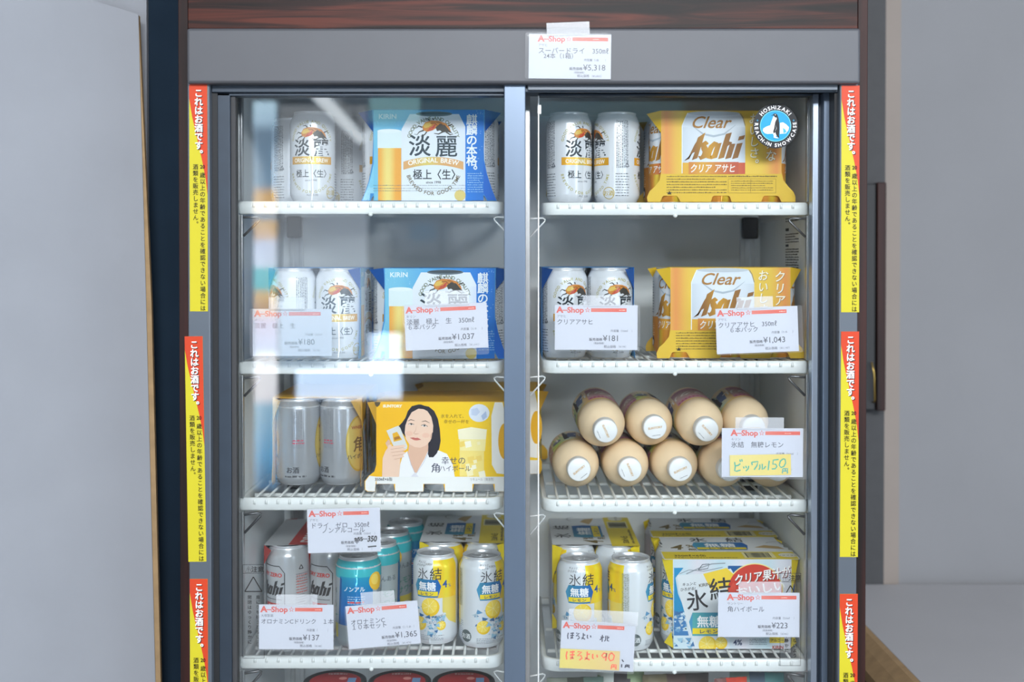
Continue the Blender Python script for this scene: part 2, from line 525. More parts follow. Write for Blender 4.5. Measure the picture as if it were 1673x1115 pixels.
# ------------------------------------------------------------------ the shop room
RX0, RX1, RY0, RY1, RZ1 = -3.6, 3.6, -3.2, 2.5, 3.2
b = MB(); b.box(RX0, RY0, -0.1, RX1, RY1, 0, 'shop_floor'); struct(b, 'floor')
b = MB(); b.box(RX0, RY0, RZ1, RX1, RY1, RZ1 + 0.1, 'shop_ceiling'); struct(b, 'ceiling')
b = MB(); b.box(RX0 - 0.1, RY0, 0, RX0, RY1, RZ1, 'grey_plaster'); struct(b, 'wall_left')
b = MB(); b.box(RX1, RY0, 0, RX1 + 0.1, RY1, RZ1, 'grey_plaster'); struct(b, 'wall_right')
# the street side behind the camera: wall with a narrow glazed door light, a pane of frosted glass, two glowing panels standing in for a white surface in sunlight
YW = RY0
def WM(px, py, Yr):
    """point at depth Yr behind the camera whose mirror image in the left glass falls near the given pixel"""
    p = W(px, py, 2 * 1.578 - Yr); p.y = Yr; return p
b = MB(); b.box(RX0, YW - 0.1, 0, RX1, YW, RZ1, 'shop_wall_dark'); struct(b, 'wall_front')
def pane(name, p0, p1, m, fw=0.0):
    A, B = WM(p0[0], p0[1], YW + 0.02), WM(p1[0], p1[1], YW + 0.02)
    b = MB(); b.box(A.x, YW + 0.002, B.z, B.x, YW + 0.02, A.z, m); o = struct(b, name)
    if fw:
        b = MB()
        for q in ((A.x - fw, B.z - fw, A.x, A.z + fw), (B.x, B.z - fw, B.x + fw, A.z + fw), (A.x, A.z, B.x, A.z + fw), (A.x, B.z - fw, B.x, B.z)):
            b.box(q[0], YW + 0.002, q[1], q[2], YW + 0.045, q[3], 'pipe_grey')
        f = b.fin('window_frame', o)
pane('window_1', (414, 166), (452, 800), 'street_strip')
pane('window_2', (456, 172), (600, 604), 'street_pane')
pane('sunlit_glow_1', (484, 606), (655, 652), 'sunlit_white_glow')
pane('sunlit_glow_2', (602, 545), (655, 605), 'sunlit_white_glow')
pane('window_5', (604, 146), (686, 200), 'teal_pane')
pane('teal_glow_band', (692, 140), (1120, 196), 'dim_teal_glow')  # glowing band added to tint the mirrored top teal
for (p0, p1, mm, lb) in (((650, 362), (716, 420), 'poster_paper', 'white poster with a blue field on the wall behind the camera'), ((726, 370), (760, 420), 'poster_paper', 'small white poster on the wall behind the camera')):
    A, B = WM(p0[0], p0[1], YW + 0.01), WM(p1[0], p1[1], YW + 0.01)
    b = MB(); b.box(A.x, YW + 0.002, B.z, B.x, YW + 0.006, A.z, mm)
    if p0[0] == 650:
        q, r = WM(668, 366, YW + 0.01), WM(712, 394, YW + 0.01); b.box(q.x, YW + 0.006, r.z, r.x, YW + 0.0065, q.z, 'poster_blue')
    tag(b.fin('poster'), lb, 'poster')
def strip_lamp():
    p, q = WM(517, 152, -1.41), WM(588, 226, -3.0)
    root = empty('strip_lamp', ((p.x + q.x) / 2, (p.y + q.y) / 2, max(p.z, q.z) + 0.03))
    b = MB(); b.tube([p, q], 0.028, 'lamp_glow', 12); kid(b, 'tube', root)
    u = Vector((0, 0, 0.05)); b = MB(); b.tube([p + u, q + u], 0.03, 'shop_ceiling', 4); kid(b, 'housing', root)
    for t in (0.15, 0.85):
        c = p + (q - p) * t; b = MB(); b.tube([c + u, Vector((c.x, c.y, RZ1))], 0.004, 'pipe_grey', 6); kid(b, 'hanging_rod', root)
    tag(root, 'hanging strip lamp mirrored as a slanted bright bar in the left glass', 'lamp')
strip_lamp()
# the wall behind the fridge: pale plaster to the left, dark navy niche, grey plaster to the right
YL = 1.76
xe = WX(241, YL)
b = MB(); b.box(RX0, YL, 0, xe, RY1, RZ1, 'white_plaster'); struct(b, 'wall_back_left')
YN = 1.768
b = MB(); b.box(xe + 0.0005, YN, 0, WX(330, YN), RY1, RZ1, 'navy_wall'); struct(b, 'wall_niche')
YR = 2.25
b = MB(); b.box(WX(330, YN), YR, 0, RX1, RY1, RZ1, 'grey_plaster'); struct(b, 'wall_back_right')
b = MB(); b.box(WX(1446, 2.23), 2.232, 0, WX(1471, 2.23), YR, RZ1, 'beige_trim'); struct(b, 'trim_1')
b = MB(); b.box(WX(1412, 2.225), 2.226, 0, WX(1446, 2.225), YR, RZ1, 'pipe_grey'); struct(b, 'trim_2')

# the white board leaning at the left wall, bare tan edge towards the fridge
def board():
    y0, y1 = 1.725, 1.732
    root = empty('wall_board', (-1.2, y1, 0))
    tl = W(226, 25, y0); t2 = W(247, 500, y0); bl = W(262, 1115, y0)
    e = [Vector((bl.x + (bl.x - t2.x) * (bl.z / 0.5) * 0.25, 0, 0.0)), bl, t2, tl]
    b = MB()
    def mf(u, v, l): return Vector((u, y0 - l, v))
    xl = RX0 + 0.05
    out = [(xl, 0.0), (e[0].x - 0.008, 0)] + [(p.x - 0.0075 * min(1.0, (tl.z - p.z) / 0.35), p.z) for p in e[1:]] + [(tl.x - 0.004, tl.z + 0.003), (xl, tl.z + 0.9)]
    b.sheet(out, mf, y1 - y0, 'white_plaster')
    kid(b, 'board_face', root)
    b = MB()
    o2 = [(e[0].x - 0.008, 0)] + [(p.x - 0.0075 * min(1.0, (tl.z - p.z) / 0.35), p.z) for p in e[1:]]
    o3 = [(p.x, p.z) for p in reversed(e)]
    b.sheet(o2[:] and (o2[::-1] + [(q[0], q[1]) for q in o3[::-1]])[::-1], lambda u, v, l: Vector((u, y0 + 0.0015 - l, v)), y1 - y0, 'tan_edge')
    kid(b, 'raw_edge', root)
    tag(root, 'large white plaster board at the left wall with a bare tan edge', 'board')
board()

# the white table right of the fridge
def table():
    xs, zt = WX(1420, 1.916), WZ(950, YR - 0.004)
    xs = W(1505, 1115, 1.67).x
    y0, y1 = 0.95, 2.224
    root = empty('table', (xs + 0.6, 1.6, 0))
    b = MB(); b.box(xs + 0.012, y0, zt - 0.004, RX1 - 1.6, y1, zt, 'table_white', 0.0015); kid(b, 'table_top', root)
    b = MB()
    pr = [(0.012, 0.0), (0.004, -0.002), (-0.012, -0.012), (-0.03, -0.028), (-0.034, -0.04), (-0.02, -0.046), (0.012, -0.046)]
    A = [b.bm.verts.new((xs + p[0], y0, zt + p[1])) for p in pr]; B = [b.bm.verts.new((xs + p[0], y1, zt + p[1])) for p in pr]
    for i in range(len(pr)): b.face([A[i], B[i], B[(i + 1) % len(pr)], A[(i + 1) % len(pr)]], 'tan_edge', False)
    b.face(A, 'tan_edge'); b.face(B[::-1], 'tan_edge')
    b.box(xs + 0.012, y0, zt - 0.046, RX1 - 1.6, y1, zt - 0.0041, 'tan_edge')
    kid(b, 'edge_band', root)
    for x in (xs + 0.08, RX1 - 1.7):
        for y in (y0 + 0.06, y1 - 0.08):
            b = MB(); b.box(x - 0.02, y - 0.02, 0, x + 0.02, y + 0.02, zt - 0.046, 'pipe_grey', 0.003); kid(b, 'leg', root)
    tag(root, 'white topped table with a tan rounded edge right of the fridge', 'table')
table()

# the long brown block on the dark strip
def block():
    y = 2.19
    root = empty('wooden_block', ((WX(1421, y) + WX(1448, y)) / 2, 2.226, WZ(672, y)))
    b = MB(); b.box(WX(1433, y), y, WZ(672, y), WX(1448, y), 2.2255, WZ(298, y), 'dark_wood_edge', 0.002); kid(b, 'front_board', root)
    b = MB(); b.box(WX(1412, y), y + 0.006, WZ(671, y), WX(1432.8, y), 2.2255, WZ(300, y), 'groove_black', 0.002); kid(b, 'side_board', root)
    b = MB(); b.tube([W(1424, 592, y - 0.002), W(1428, 610, y - 0.004), W(1429, 655, y - 0.004), W(1427, 658, y + 0.004)], 0.0016, 'brass'); kid(b, 'hook', root)
    tag(root, 'long narrow brown wooden block mounted upright right of the fridge', 'wooden block')
block()

# ------------------------------------------------------------------ the display fridge
YF = 1.556            # front of the face frame
YI = 1.632            # mouth of the cold room
YB = 1.972            # back of the cold room
fr = empty('display_fridge', (WX(855, YF), 1.8, 0))
tag(fr, 'tall glass-fronted drinks fridge with dark wood-grain casing and grey header', 'fridge')
ZT = 2.02
xa, xb = WX(291, YF), WX(1418, YF)
xi0, xi1 = WX(386, YI), WX(1326, YI)
b = MB()
b.box(xa, YF + 0.004, 0.06, WX(307, YF), 2.03, ZT, 'dark_wood_edge', 0.001)
b.box(WX(1401.5, YF), YF + 0.004, 0.06, xb, 2.03, ZT, 'dark_wood_edge', 0.001)
b.box(WX(307, YF), YF + 0.004, WZ(46, YF), WX(1401.5, YF), 2.03, ZT, 'rosewood_veneer', 0.001)
b.box(WX(307, YF), YB + 0.02, 0.06, WX(1401.5, YF), 2.03, WZ(46, YF), 'groove_black')
kid(b, 'cabinet', fr)
b = MB(); b.box(WX(306, 1.545), 1.545, WZ(136.5, 1.545), WX(1405, 1.545), YF + 0.03, WZ(45.5, 1.545), 'grey_steel', 0.004, 3); kid(b, 'header_panel', fr)
zl, zh = 0.10, WZ(136.5, YF) + 0.004
b = MB()
b.box(WX(307, YF), YF, zl, WX(343.5, YF), YF + 0.08, zh, 'frame_paint', 0.0015)
b.box(WX(1371, YF), YF, zl, WX(1401.5, YF), YF + 0.08, zh, 'frame_paint', 0.0015)
b.box(WX(344, YF), YF, zl, WX(1370.5, YF), YF + 0.06, 0.52, 'frame_paint', 0.0015)
kid(b, 'face_frame', fr)
b = MB()
b.box(WX(343.5, YF), YF + 0.012, zl, WX(352.5, YF), YF + 0.08, zh, 'groove_black')
kid(b, 'jamb', fr)
b = MB()
b.box(WX(1366.5, YF), YF + 0.012, zl, WX(1371, YF), YF + 0.08, zh, 'groove_black')
kid(b, 'jamb', fr)
b = MB()
b.box(WX(344, YF), YF + 0.008, WZ(151, YF + 0.008), WX(1371, YF), YF + 0.013, zh, 'track_dark', 0.001)
b.box(WX(344, YF), YF + 0.013, WZ(146, YF + 0.013), WX(1371, YF), YF + 0.082, zh, 'track_dark', 0.001)
b.box(WX(862, YF), YF + 0.003, WZ(147, YF), WX(1369, YF), YF + 0.008, zh, 'frame_paint', 0.001)
kid(b, 'door_track', fr)
# cold room lining
b = MB()
zc, zd = WZ(141, YI), WZ(1264, 1.66)
b.box(xi0 - 0.004, YI, zd - 0.02, xi0, YB + 0.004, zc, 'liner'); b.box(xi1, YI, zd - 0.02, xi1 + 0.004, YB + 0.004, zc, 'liner')
b.box(xi0 - 0.004, YB, zd - 0.02, xi1 + 0.004, YB + 0.015, zc, 'liner'); b.box(xi0 - 0.004, YI, zc, xi1 + 0.004, YB + 0.015, zc + 0.006, 'liner')
b.box(xi0 - 0.004, YI - 0.02, zd - 0.02, xi1 + 0.004, YB + 0.015, zd, 'liner')
b.box(xi0 - 0.02, YI - 0.012, zd - 0.02, xi0, YI, zc, 'alu_light', 0.001); b.box(xi1, YI - 0.012, zd - 0.02, xi1 + 0.02, YI, zc, 'alu_light', 0.001)
kid(b, 'inner_lining', fr)
# pilasters that carry the shelves, with black clips at each level
LIPL, LIPR = (329, 591, 814, 1073), (331, 590, 817, 1078)
YS = 1.641            # front of the shelves
def pilaster(x0, x1, y0, y1, z0=None, z1=None):
    b = MB(); w_ = x1 - x0; zd_, zc_ = (zd, zc - 0.002) if z0 is None else (z0, z1)
    b.box(x0, y0, zd_, x0 + w_ * 0.3, y1, zc_, 'pilaster', 0.0008); b.box(x1 - w_ * 0.3, y0, zd_, x1, y1, zc_, 'pilaster', 0.0008)
    b.box(x0 + w_ * 0.28, y0 + (y1 - y0) * 0.5, zd_, x1 - w_ * 0.28, y1, zc_, 'pilaster')
    return kid(b, 'pilaster', fr)
for lips, x0, x1 in ((LIPL, xi0 + 0.0005, xi0 + 0.0085), (LIPR, xi1 - 0.0065, xi1 - 0.0005)):
    zz = [zc - 0.002] + [WZ(p, YS) for p in lips] + [zd - 0.02]
    for k in range(5): pilaster(x0, x1, YI + 0.002, YI + 0.012, zz[k + 1] + (0.001 if k < 4 else 0.02), zz[k] - (0.019 if k else 0))
xc0, xc1 = WX(832, YI), WX(866, YI)
pilaster(xc0, xc1, YI + 0.0, YI + 0.008)
pl = pilaster(WX(470, 1.945), WX(492, 1.945), 1.964, YB)
pr_ = pilaster(WX(1213, 1.945), WX(1237, 1.945), 1.964, YB)
for lips, px in ((LIPL, (470, 492)), (LIPR, (1213, 1237))):
    for k, py in enumerate(lips):
        z = WZ(py, YS) - 0.006
        b = MB(); b.box(WX(px[0] - 1, 1.94), 1.934, z - 0.04, WX(px[1] + 1, 1.94), 1.9448, z - 0.004, 'clip_black', 0.003); kid(b, 'shelf_clip', fr)
# wire brackets under the front corners
def bracket(x, z, s, m):
    b = MB()
    b.tube([(x, YI + 0.006, z - 0.005), (x + s * 0.018, YI + 0.013, z - 0.004), (x + s * 0.0215, YI + 0.014, z - 0.006), (x + s * 0.0205, YI + 0.014, z - 0.009), (x, YI + 0.006, z - 0.031)], 0.0013 if m == 'bracket_white' else 0.0019, m, 6)
    kid(b, 'shelf_bracket', fr)
for k in range(4):
    zL, zR = WZ(LIPL[k], YS) - 0.018, WZ(LIPR[k], YS) - 0.018
    bracket(xi0 + 0.009, zL, 1, 'bracket_steel'); bracket(xc0, zL, -1, 'bracket_white')
    bracket(xc1, zR, 1, 'bracket_white'); bracket(xi1 - 0.007, zR, -1, 'bracket_steel')

# sliding doors
def door_left():
    y0, y1 = YF + 0.014, YF + 0.034
    b = MB(); z0, z1 = 0.53, WZ(152, y0)
    x0, x1, x2, x3 = WX(353, y0), WX(384, y0), WX(823.5, y0), WX(858.5, y0)
    b.box(x0, y0, z0, x1 - 0.006, y1, z1, 'track_dark', 0.001); b.box(x1 - 0.0065, y0 + 0.004, z0, x1, y1, z1, 'pipe_grey', 0.001)
    b.box(x2, YF + 0.002, z0, x3, y1, WZ(137, YF), 'door_alu', 0.0012)
    b.box(x0, y0, z1 - 0.004, x2, y1, z1, 'track_dark', 0.0008); b.box(x0, y0, z0, x2, y1, z0 + 0.04, 'track_dark', 0.001)
    d = kid(b, 'sliding_door', fr)
    b = MB(); b.box(x1 - 0.002, y0 + 0.008, z0 + 0.038, x2 + 0.002, y0 + 0.012, z1 - 0.003, 'door_glass'); sub(b, 'glass_pane', d)
    return y0 + 0.008
def door_right():
    y0, y1 = YF + 0.046, YF + 0.066
    b = MB(); z0, z1 = 0.53, WZ(153, y0)
    x0, x1, x2 = WX(879.5, y0), WX(1327.5, y0), WX(1367, y0)
    b.box(x1, y0 + 0.002, z0, x1 + 0.0085, y1, z1, 'alu_light', 0.001); b.box(x1 + 0.0085, y0 + 0.008, z0, x1 + 0.0125, y1, z1, 'track_dark')
    b.box(x1 + 0.0125, y0 - 0.008, z0, x1 + 0.0225, y1, z1, 'door_alu', 0.001); b.box(x1 + 0.0225, y0 - 0.02, z0, x2 + 0.001, y1, z1, 'door_alu', 0.001)
    b.box(x0, y0, z1 - 0.003, x1, y1, z1, 'track_dark', 0.0008); b.box(x0, y0, z0, x1, y1, z0 + 0.04, 'track_dark', 0.001)
    d = kid(b, 'sliding_door', fr)
    b = MB(); b.box(x0, y0 + 0.006, z0 + 0.038, x1 + 0.001, y0 + 0.010, z1 - 0.002, 'door_glass'); sub(b, 'glass_pane', d)
    b = MB(); b.box(x0 - 0.0006, y0 + 0.003, z0 + 0.038, x0 + 0.0012, y0 + 0.013, z1 - 0.002, 'bracket_white', 0.0003)
    b.box(x0 - 0.001, y0 + 0.002, WZ(186, y0), x0 + 0.004, y0 + 0.0145, WZ(171, y0), 'bracket_white', 0.0005); sub(b, 'edge_strip', d)
    return y0 + 0.006
YGL, YGR = door_left(), door_right()

# ------------------------------------------------------------------ wire shelves
WT = 0.0020   # wire radius
def shelf(xl, xr, z, inner, label, grp):
    """z = top of the wires; inner = +1 when the rounded corner is on the right"""
    root = empty('wire_shelf', ((xl + xr) / 2, (YS + YB) / 2, z - 0.018))
    root['label'] = label; root['category'] = 'shelf'; root['group'] = grp
    rl, rr = (0.007, 0.024) if inner > 0 else (0.024, 0.007)
    YE = YB - 0.020
    path = [(xl, YE)]
    for i in range(7):
        a = PI + PI / 2 * i / 6; path.append((xl + rl + rl * math.cos(a), YS + rl + rl * math.sin(a)))
    for i in range(7):
        a = 1.5 * PI + PI / 2 * i / 6; path.append((xr - rr + rr * math.cos(a), YS + rr + rr * math.sin(a)))
    path.append((xr, YE))
    pr = [(0.0, -0.001), (0.0012, 0.0), (0.006, 0.0), (0.007, -0.0012), (0.007, -0.0165), (0.0055, -0.018), (0.0015, -0.018), (0.0, -0.0165)]
    b = MB(); rings = []
    N = len(path)
    for i, (x, y) in enumerate(path):
        p0, p1 = path[max(0, i - 1)], path[min(N - 1, i + 1)]
        d = Vector((p1[0] - p0[0], p1[1] - p0[1], 0)).normalized(); nrm = Vector((-d.y, d.x, 0))
        rings.append([b.bm.verts.new(Vector((x, y, z)) + nrm * q[0] + Vector((0, 0, q[1]))) for q in pr])
    K = len(pr)
    for i in range(N - 1):
        for k in range(K): b.face([rings[i][k], rings[i + 1][k], rings[i + 1][(k + 1) % K], rings[i][(k + 1) % K]], 'shelf_white', True)
    b.face(rings[0], 'shelf_white'); b.face(rings[-1][::-1], 'shelf_white')
    b.box(xl, YE - 0.008, z - 0.012, xr, YE, z - 0.002, 'shelf_white', 0.001)
    b.tube([(xl + 0.01, 1.80, z - 0.008), (xr - 0.01, 1.80, z - 0.008)], 0.003, 'shelf_white')
    b.tube([(xl + 0.01, 1.70, z - 0.008), (xr - 0.01, 1.70, z - 0.008)], 0.003, 'shelf_white')
    m = Matrix.Translation(((xl + xr) / 2, YS + 0.001, z - 0.0185))
    b.lathe([(0, -0.0032), (0.0025, -0.002), (0.0034, 0), (0.0025, 0.002), (0, 0.0032)], 'shelf_white', 12, mtx=m)
    kid(b, 'shelf_frame', root)
    b = MB(); n = int(round((xr - xl - 0.012) / 0.0168))
    for i in range(1, n):
        x = xl + 0.006 + (xr - xl - 0.012) * i / n
        if (inner > 0 and x > xr - 0.02) or (inner < 0 and x < xl + 0.02): y0 = YS + 0.014
        else: y0 = YS - 0.0004
        if y0 < YS: b.tube([(x, YE - 0.004, z - WT), (x, y0 + 0.004, z - WT), (x, y0 + 0.0005, z - WT - 0.0015), (x, y0, z - 0.0085)], WT, 'shelf_white', 7)
        else: b.tube([(x, YE - 0.004, z - WT), (x, y0, z - WT)], WT, 'shelf_white', 7)
    kid(b, 'wire_grid', root)
    return z
sl, sr = (WX(389, YS), WX(822, YS)), (WX(885.5, YS), WX(1321, YS))
SZL, SZR = [], []
for k in range(4):
    row = ('top shelf, under the printed beer cans', 'second shelf from the top', 'third shelf from the top', 'lowest shelf in view')[k]
    lt = ('highest white wire shelf behind the left glass door', 'white wire shelf carrying two beer packs behind the left door',
          'white wire shelf under the yellow pack with the printed woman', 'lowest white wire shelf behind the left door, under the lemon cans')[k]
    rt = ('highest white wire shelf behind the right glass door', 'white wire shelf under blue and yellow beer packs behind the right door',
          'white wire shelf carrying the lying cream bottles', 'lowest white wire shelf behind the right door, under the lemon packs')[k]
    SZL.append(shelf(sl[0], sl[1], WZ(LIPL[k], YS), 1, lt, 'wire shelves of the fridge'))
    SZR.append(shelf(sr[0], sr[1], WZ(LIPR[k], YS), -1, rt, 'wire shelves of the fridge'))

# ------------------------------------------------------------------ warning strips on the frame
RED, YEL = C(196, 66, 38), C(196, 184, 44)
def strip_art():
    A = Art()   # 31 x 370 units, origin at the lower left
    A.rect(0, 0, 31, 370, YEL, 0)
    A.poly([(0, 370), (0, 348), (5, 318), (14, 280), (22, 246), (28, 216), (31, 190), (31, 370)], RED, 1)
    t = 'これはお酒です。'
    A.vtext(t, 17.4, 362.4, 14.6, C(24, 22, 22), 2, 0.05, 14.2)
    A.vtext(t, 16.2, 363.6, 14.6, C(250, 250, 250), 3, 0.035, 14.2)
    k = 9.6
    A.vcell('20', 22.6, 240.5, 8.4, C(20, 20, 20), 2, 0.03)
    A.vtext('歳以上の年齢であることを確認できない場合には', 22.6, 227.2, k, C(20, 20, 20), 2, 0.022, 10.35)
    A.vtext('酒類を販売しません。', 10.6, 240.7, k, C(20, 20, 20), 2, 0.022, 10.35)
    return A
strip0 = []
def warning_strip(px0, py0, px1, tilt, label, peel=0.0):
    Y = YF - 0.0004
    a, b_ = W(px0, py0, Y), W(px1, py0, Y)
    k = Y / F
    root = empty('warning_sticker', (a.x, Y, a.z - 369 * k))
    if not strip0:
        b = MB(); A = strip_art()
        def mf(u, v, l):
            return Vector((u * k * 0.95, -0.00015 - l, v * k))
        b.art(A, mf, 'sticker_print'); b.box(0, -0.0001, 0, 31 * k * 0.95, 0.0004, 370 * k, 'sticker_print', col=YEL)
        o = b.fin('printed_strip', root); strip0.append(o)
    else:
        o = part(strip0[0], 'printed_strip', root)
    root.rotation_euler = (0, tilt, 0)
    tag(root, label, 'sticker', 'age warning strips on the fridge frame')
warning_strip(309, 139.5, 340, 0.0, 'yellow and red age warning strip on the left frame, directly below the header')
warning_strip(306.5, 551, 337.5, -R(0.75), 'yellow and red age warning strip on the left frame, middle of three and slightly tilted')
warning_strip(310, 947.5, 340.5, 0.0, 'yellow and red age warning strip on the left frame, lowest of three')
warning_strip(1375.5, 141, 1404.5, -R(0.1), 'yellow and red age warning strip on the right frame, directly below the header')
warning_strip(1373.5, 543, 1402, R(0.1), 'yellow and red age warning strip on the right frame, middle of three')
warning_strip(1372, 972, 1401, 0.0, 'yellow and red age warning strip on the right frame, lowest of three')

# ------------------------------------------------------------------ price cards
INK, SOFT = C(58, 62, 72), C(92, 96, 106)
SHOP = C(206, 74, 56)
def card_art(w, h, maker, lines, price, tax, kind=None):
    A = Art(); A.rect(0, 0, w, h, C(190, 196, 207), 0)
    x0 = 3 if w < 136 else 3
    if kind and 'x0' in kind: x0 = kind['x0']
    A.text('A', x0, h - 12, 13.5, SHOP, 1, bold=0.045, sx=1.1)
    A.text('ー', x0 + 8.5, h - 12.2, 10, SHOP, 1, bold=0.05)
    A.text('Shop', x0 + 17, h - 12, 12.5, SHOP, 1, bold=0.03, sx=1.08)
    A.text('☆', x0 + 45, h - 11.5, 10, SHOP, 1)
    def barc(u, v):
        t = (u - x0 - 56) / max(1, w - 62 - x0); return C(208, 100 - 30 * min(1, t * 1.4), 82 - 40 * min(1, t * 1.4))
    A.grid(x0 + 56, h - 11, w - 18 if x0 < 10 else w - 5, h - 5, barc, 1, 12)
    A.micro(w - 30, h - 9, w - 20, h - 7, 1, C(250, 200, 180), 2, 0.6, 2)
    if maker: A.text(maker, x0, h - 20, 5.2, SOFT, 1)
    y = h - 31
    for (s, dx, sz) in lines:
        A.text(s, x0 + dx, y, sz, INK, 1, bold=0.004); y -= 8.2
    if price is not None:
        A.text('内容量（', w - 44, h - 44.5 + 1, 4.6, SOFT, 1, bold=0.01); A.text(tax[0], w - 26, h - 43.5, 4.2, SOFT, 1); A.text('）', w - 10, h - 43.5, 4.6, SOFT, 1)
        pe = kind.get('pe', w - 22) if kind else w - 22
        A.text(price, pe, h - 58.5, 13.2, INK, 1, 'r', 0.004)
        g = glyphs(price, 0.004); pw = (g[3] - g[2]) * 13.2
        A.text('販売価格', pe - pw - 1, h - 58, 5.4, INK, 1, 'r', 0.03)
        A.text('（税抜価格）', pe - pw + 2, h - 63.5, 3.6, SOFT, 1, 'r', 0.02)
        A.text('税込価格', w - 55, h - 69.5, 5.0, SOFT, 1, bold=0.02); A.text('（' + tax[1] + '）', w - 34, h - 69.5, 4.6, SOFT, 1)
    return A
def card(cx, cy, w, h, rot, Y, art, label, tape=None, sleeve=(3, 3, 3, 4), note=None):
    c = W(cx, cy, Y); k = Y / F
    root = empty('price_card', (c.x, Y, c.z)); root.rotation_euler = (0, -R(rot), 0)
    b = MB()
    b.art(art, lambda u, v, l: Vector(((u - w / 2) * k, -0.0004 - l, (v - h / 2) * k)), 'card_print', dl=0.00008)
    b.box(-w / 2 * k, -0.00038, -h / 2 * k, w / 2 * k, 0.0001, h / 2 * k, 'card_print', col=C(190, 196, 207))
    b.fin('paper_card', root)
    if note:
        u0, v0, u1, v1, nr, draw = note
        N = Art(); draw(N, u1 - u0, v1 - v0)
        b = MB(); um, vm = (u0 + u1) / 2 - w / 2, (v0 + v1) / 2 - h / 2
        cs, sn = math.cos(R(nr)), math.sin(R(nr)); hw, hh = (u1 - u0) / 2, (v1 - v0) / 2
        def nm(u, v, l):
            x, y = u - hw, v - hh
            return Vector(((um + x * cs - y * sn) * k, -0.0016 - l, (vm + x * sn + y * cs) * k))
        b.art(N, nm, 'card_print', dl=0.00008); b.sheet([(0, 0), (2 * hw, 0), (2 * hw, 2 * hh), (0, 2 * hh)], nm, 0.0001, 'card_print', C(212, 196, 100))
        b.fin('handwritten_note', root)
    sl_, sb, sr_, st = sleeve
    b = MB(); r = 4
    x0, x1, z0, z1 = -w / 2 - sl_, w / 2 + sr_, -h / 2 - sb, h / 2 + st
    out = []
    for (mx, mz, a0) in ((x1 - r, z0 + r, -PI / 2), (x1 - r, z1 - r, 0), (x0 + r, z1 - r, PI / 2), (x0 + r, z0 + r, PI)):
        for i in range(5): out.append((mx + r * math.cos(a0 + PI / 2 * i / 4), mz + r * math.sin(a0 + PI / 2 * i / 4)))
    b.sheet(out, lambda u, v, l: Vector((u * k, -0.0022 - l, v * k)), 0.0002, 'clear_film')
    b.fin('clear_sleeve', root)
    if tape:
        tx0, ty0, tx1, ty1, tr = tape
        a, d = W(tx0, ty0, Y), W(tx1, ty1, Y)
        hw, hh = (d.x - a.x) / 2, (a.z - d.z) / 2; m = (a + d) / 2 - c
        m.rotate(Matrix.Rotation(R(rot), 4, 'Y'))
        cs, sn = math.cos(R(tr - rot)), math.sin(R(tr - rot))
        b = MB(); b.sheet([(-hw, -hh), (hw, -hh), (hw, hh), (-hw, hh)], lambda u, v, l: Vector((m.x + u * cs - v * sn, -0.0026 - l, m.z + u * sn + v * cs)), 0.0001, 'clear_tape')
        b.fin('tape', root)
    tag(root, label, 'price card', 'printed price cards taped to the fridge')
    return root
CL, CR = YGL - 0.001, YGR - 0.001
card(931, 92.5, 134, 72.5, -0.6, 1.5435, card_art(134, 72.5, 'アサヒ', [('スーパードライ　350㎖', 0, 11), ('24本（1箱）', 9, 10)], '¥5,318', ('1箱', '¥5,850'), {'x0': 15, 'pe': 125}),
     'white price card reading ¥5,318 taped to the grey header', (893, 37, 963, 58, 2.2), (6, 1, 0, 2))
card(477.5, 543.5, 129, 77, 0, YGL + 0.0085, card_art(129, 77, 'キリン', [('淡麗　極上　生', 0, 9.6)], '¥180', ('350㎖', '¥198'), {'pe': 101}),
     'pale price card reading ¥180 behind the glare of the left door', (440, 486, 498, 507, 0), (5, 0, 1, 0))
card(729, 534, 135, 73.5, 2.4, CL, card_art(135, 73.5, 'キリン', [('淡麗　極上　生　350㎖', 0, 10.6), ('６本パック', 1, 9.6)], '¥1,037', ('６本', '¥1,141')),
     'white price card reading ¥1,037 in front of the blue beer pack', (694, 475, 766, 499.5, 2), (3, 11, 1, 1))
card(974, 535.5, 135, 73, -0.2, CR, card_art(135, 73, 'アサヒ', [('クリアアサヒ', 0, 10)], '¥181', ('350㎖', '¥199'), {'pe': 103}),
     'white price card reading ¥181 in front of two beer cans', (953, 483, 1012, 501, 0), (1, 2, 4, 2))
card(1237, 539.5, 134, 74, 2.2, CR, card_art(134, 74, 'アサヒ', [('クリアアサヒ　350㎖', 0, 10.2), ('６本パック', 18, 9.6)], '¥1,043', ('６本', '¥1,147')),
     'white price card reading ¥1,043 in front of a yellow beer pack', (1203, 485, 1262, 505, 2), (1, 2, 7, 1))
def hand(A, strokes, col, wd, ox=0, oy=0, k=1.0):
    for s in strokes: A.stroke([(ox + x * k, oy + y * k) for x, y in s], wd, col, 2)
BI = [[(3, 18), (4, 10), (3, 3), (6, 2), (13, 4)], [(4, 11), (9, 12), (13, 15)], [(12, 22), (13, 18)], [(15, 22.5), (16, 18.5)],
      [(18, 10), (19, 6.5)], [(22, 11), (23, 7)], [(27, 11), (26, 6), (22, 2)], [(32, 17), (33, 12)], [(32, 17), (43, 18), (41, 11), (36, 4)],
      [(46, 13), (46, 7), (44, 4)], [(50, 14), (50, 4), (53, 6), (56, 10)]]
D150 = [[(62, 19), (60, 3)], [(78, 21), (69, 20), (68, 13), (73, 13), (75, 9), (72, 5), (66, 5)], [(86, 22), (81, 18), (79, 11), (82, 7), (87, 9), (90, 15), (89, 21), (86, 22)]]
EN = [[(84, 7), (83, -1)], [(84, 7), (92, 7), (92, -1), (90, 0)], [(88, 7), (88, 3)], [(84, 3), (92, 3)]]
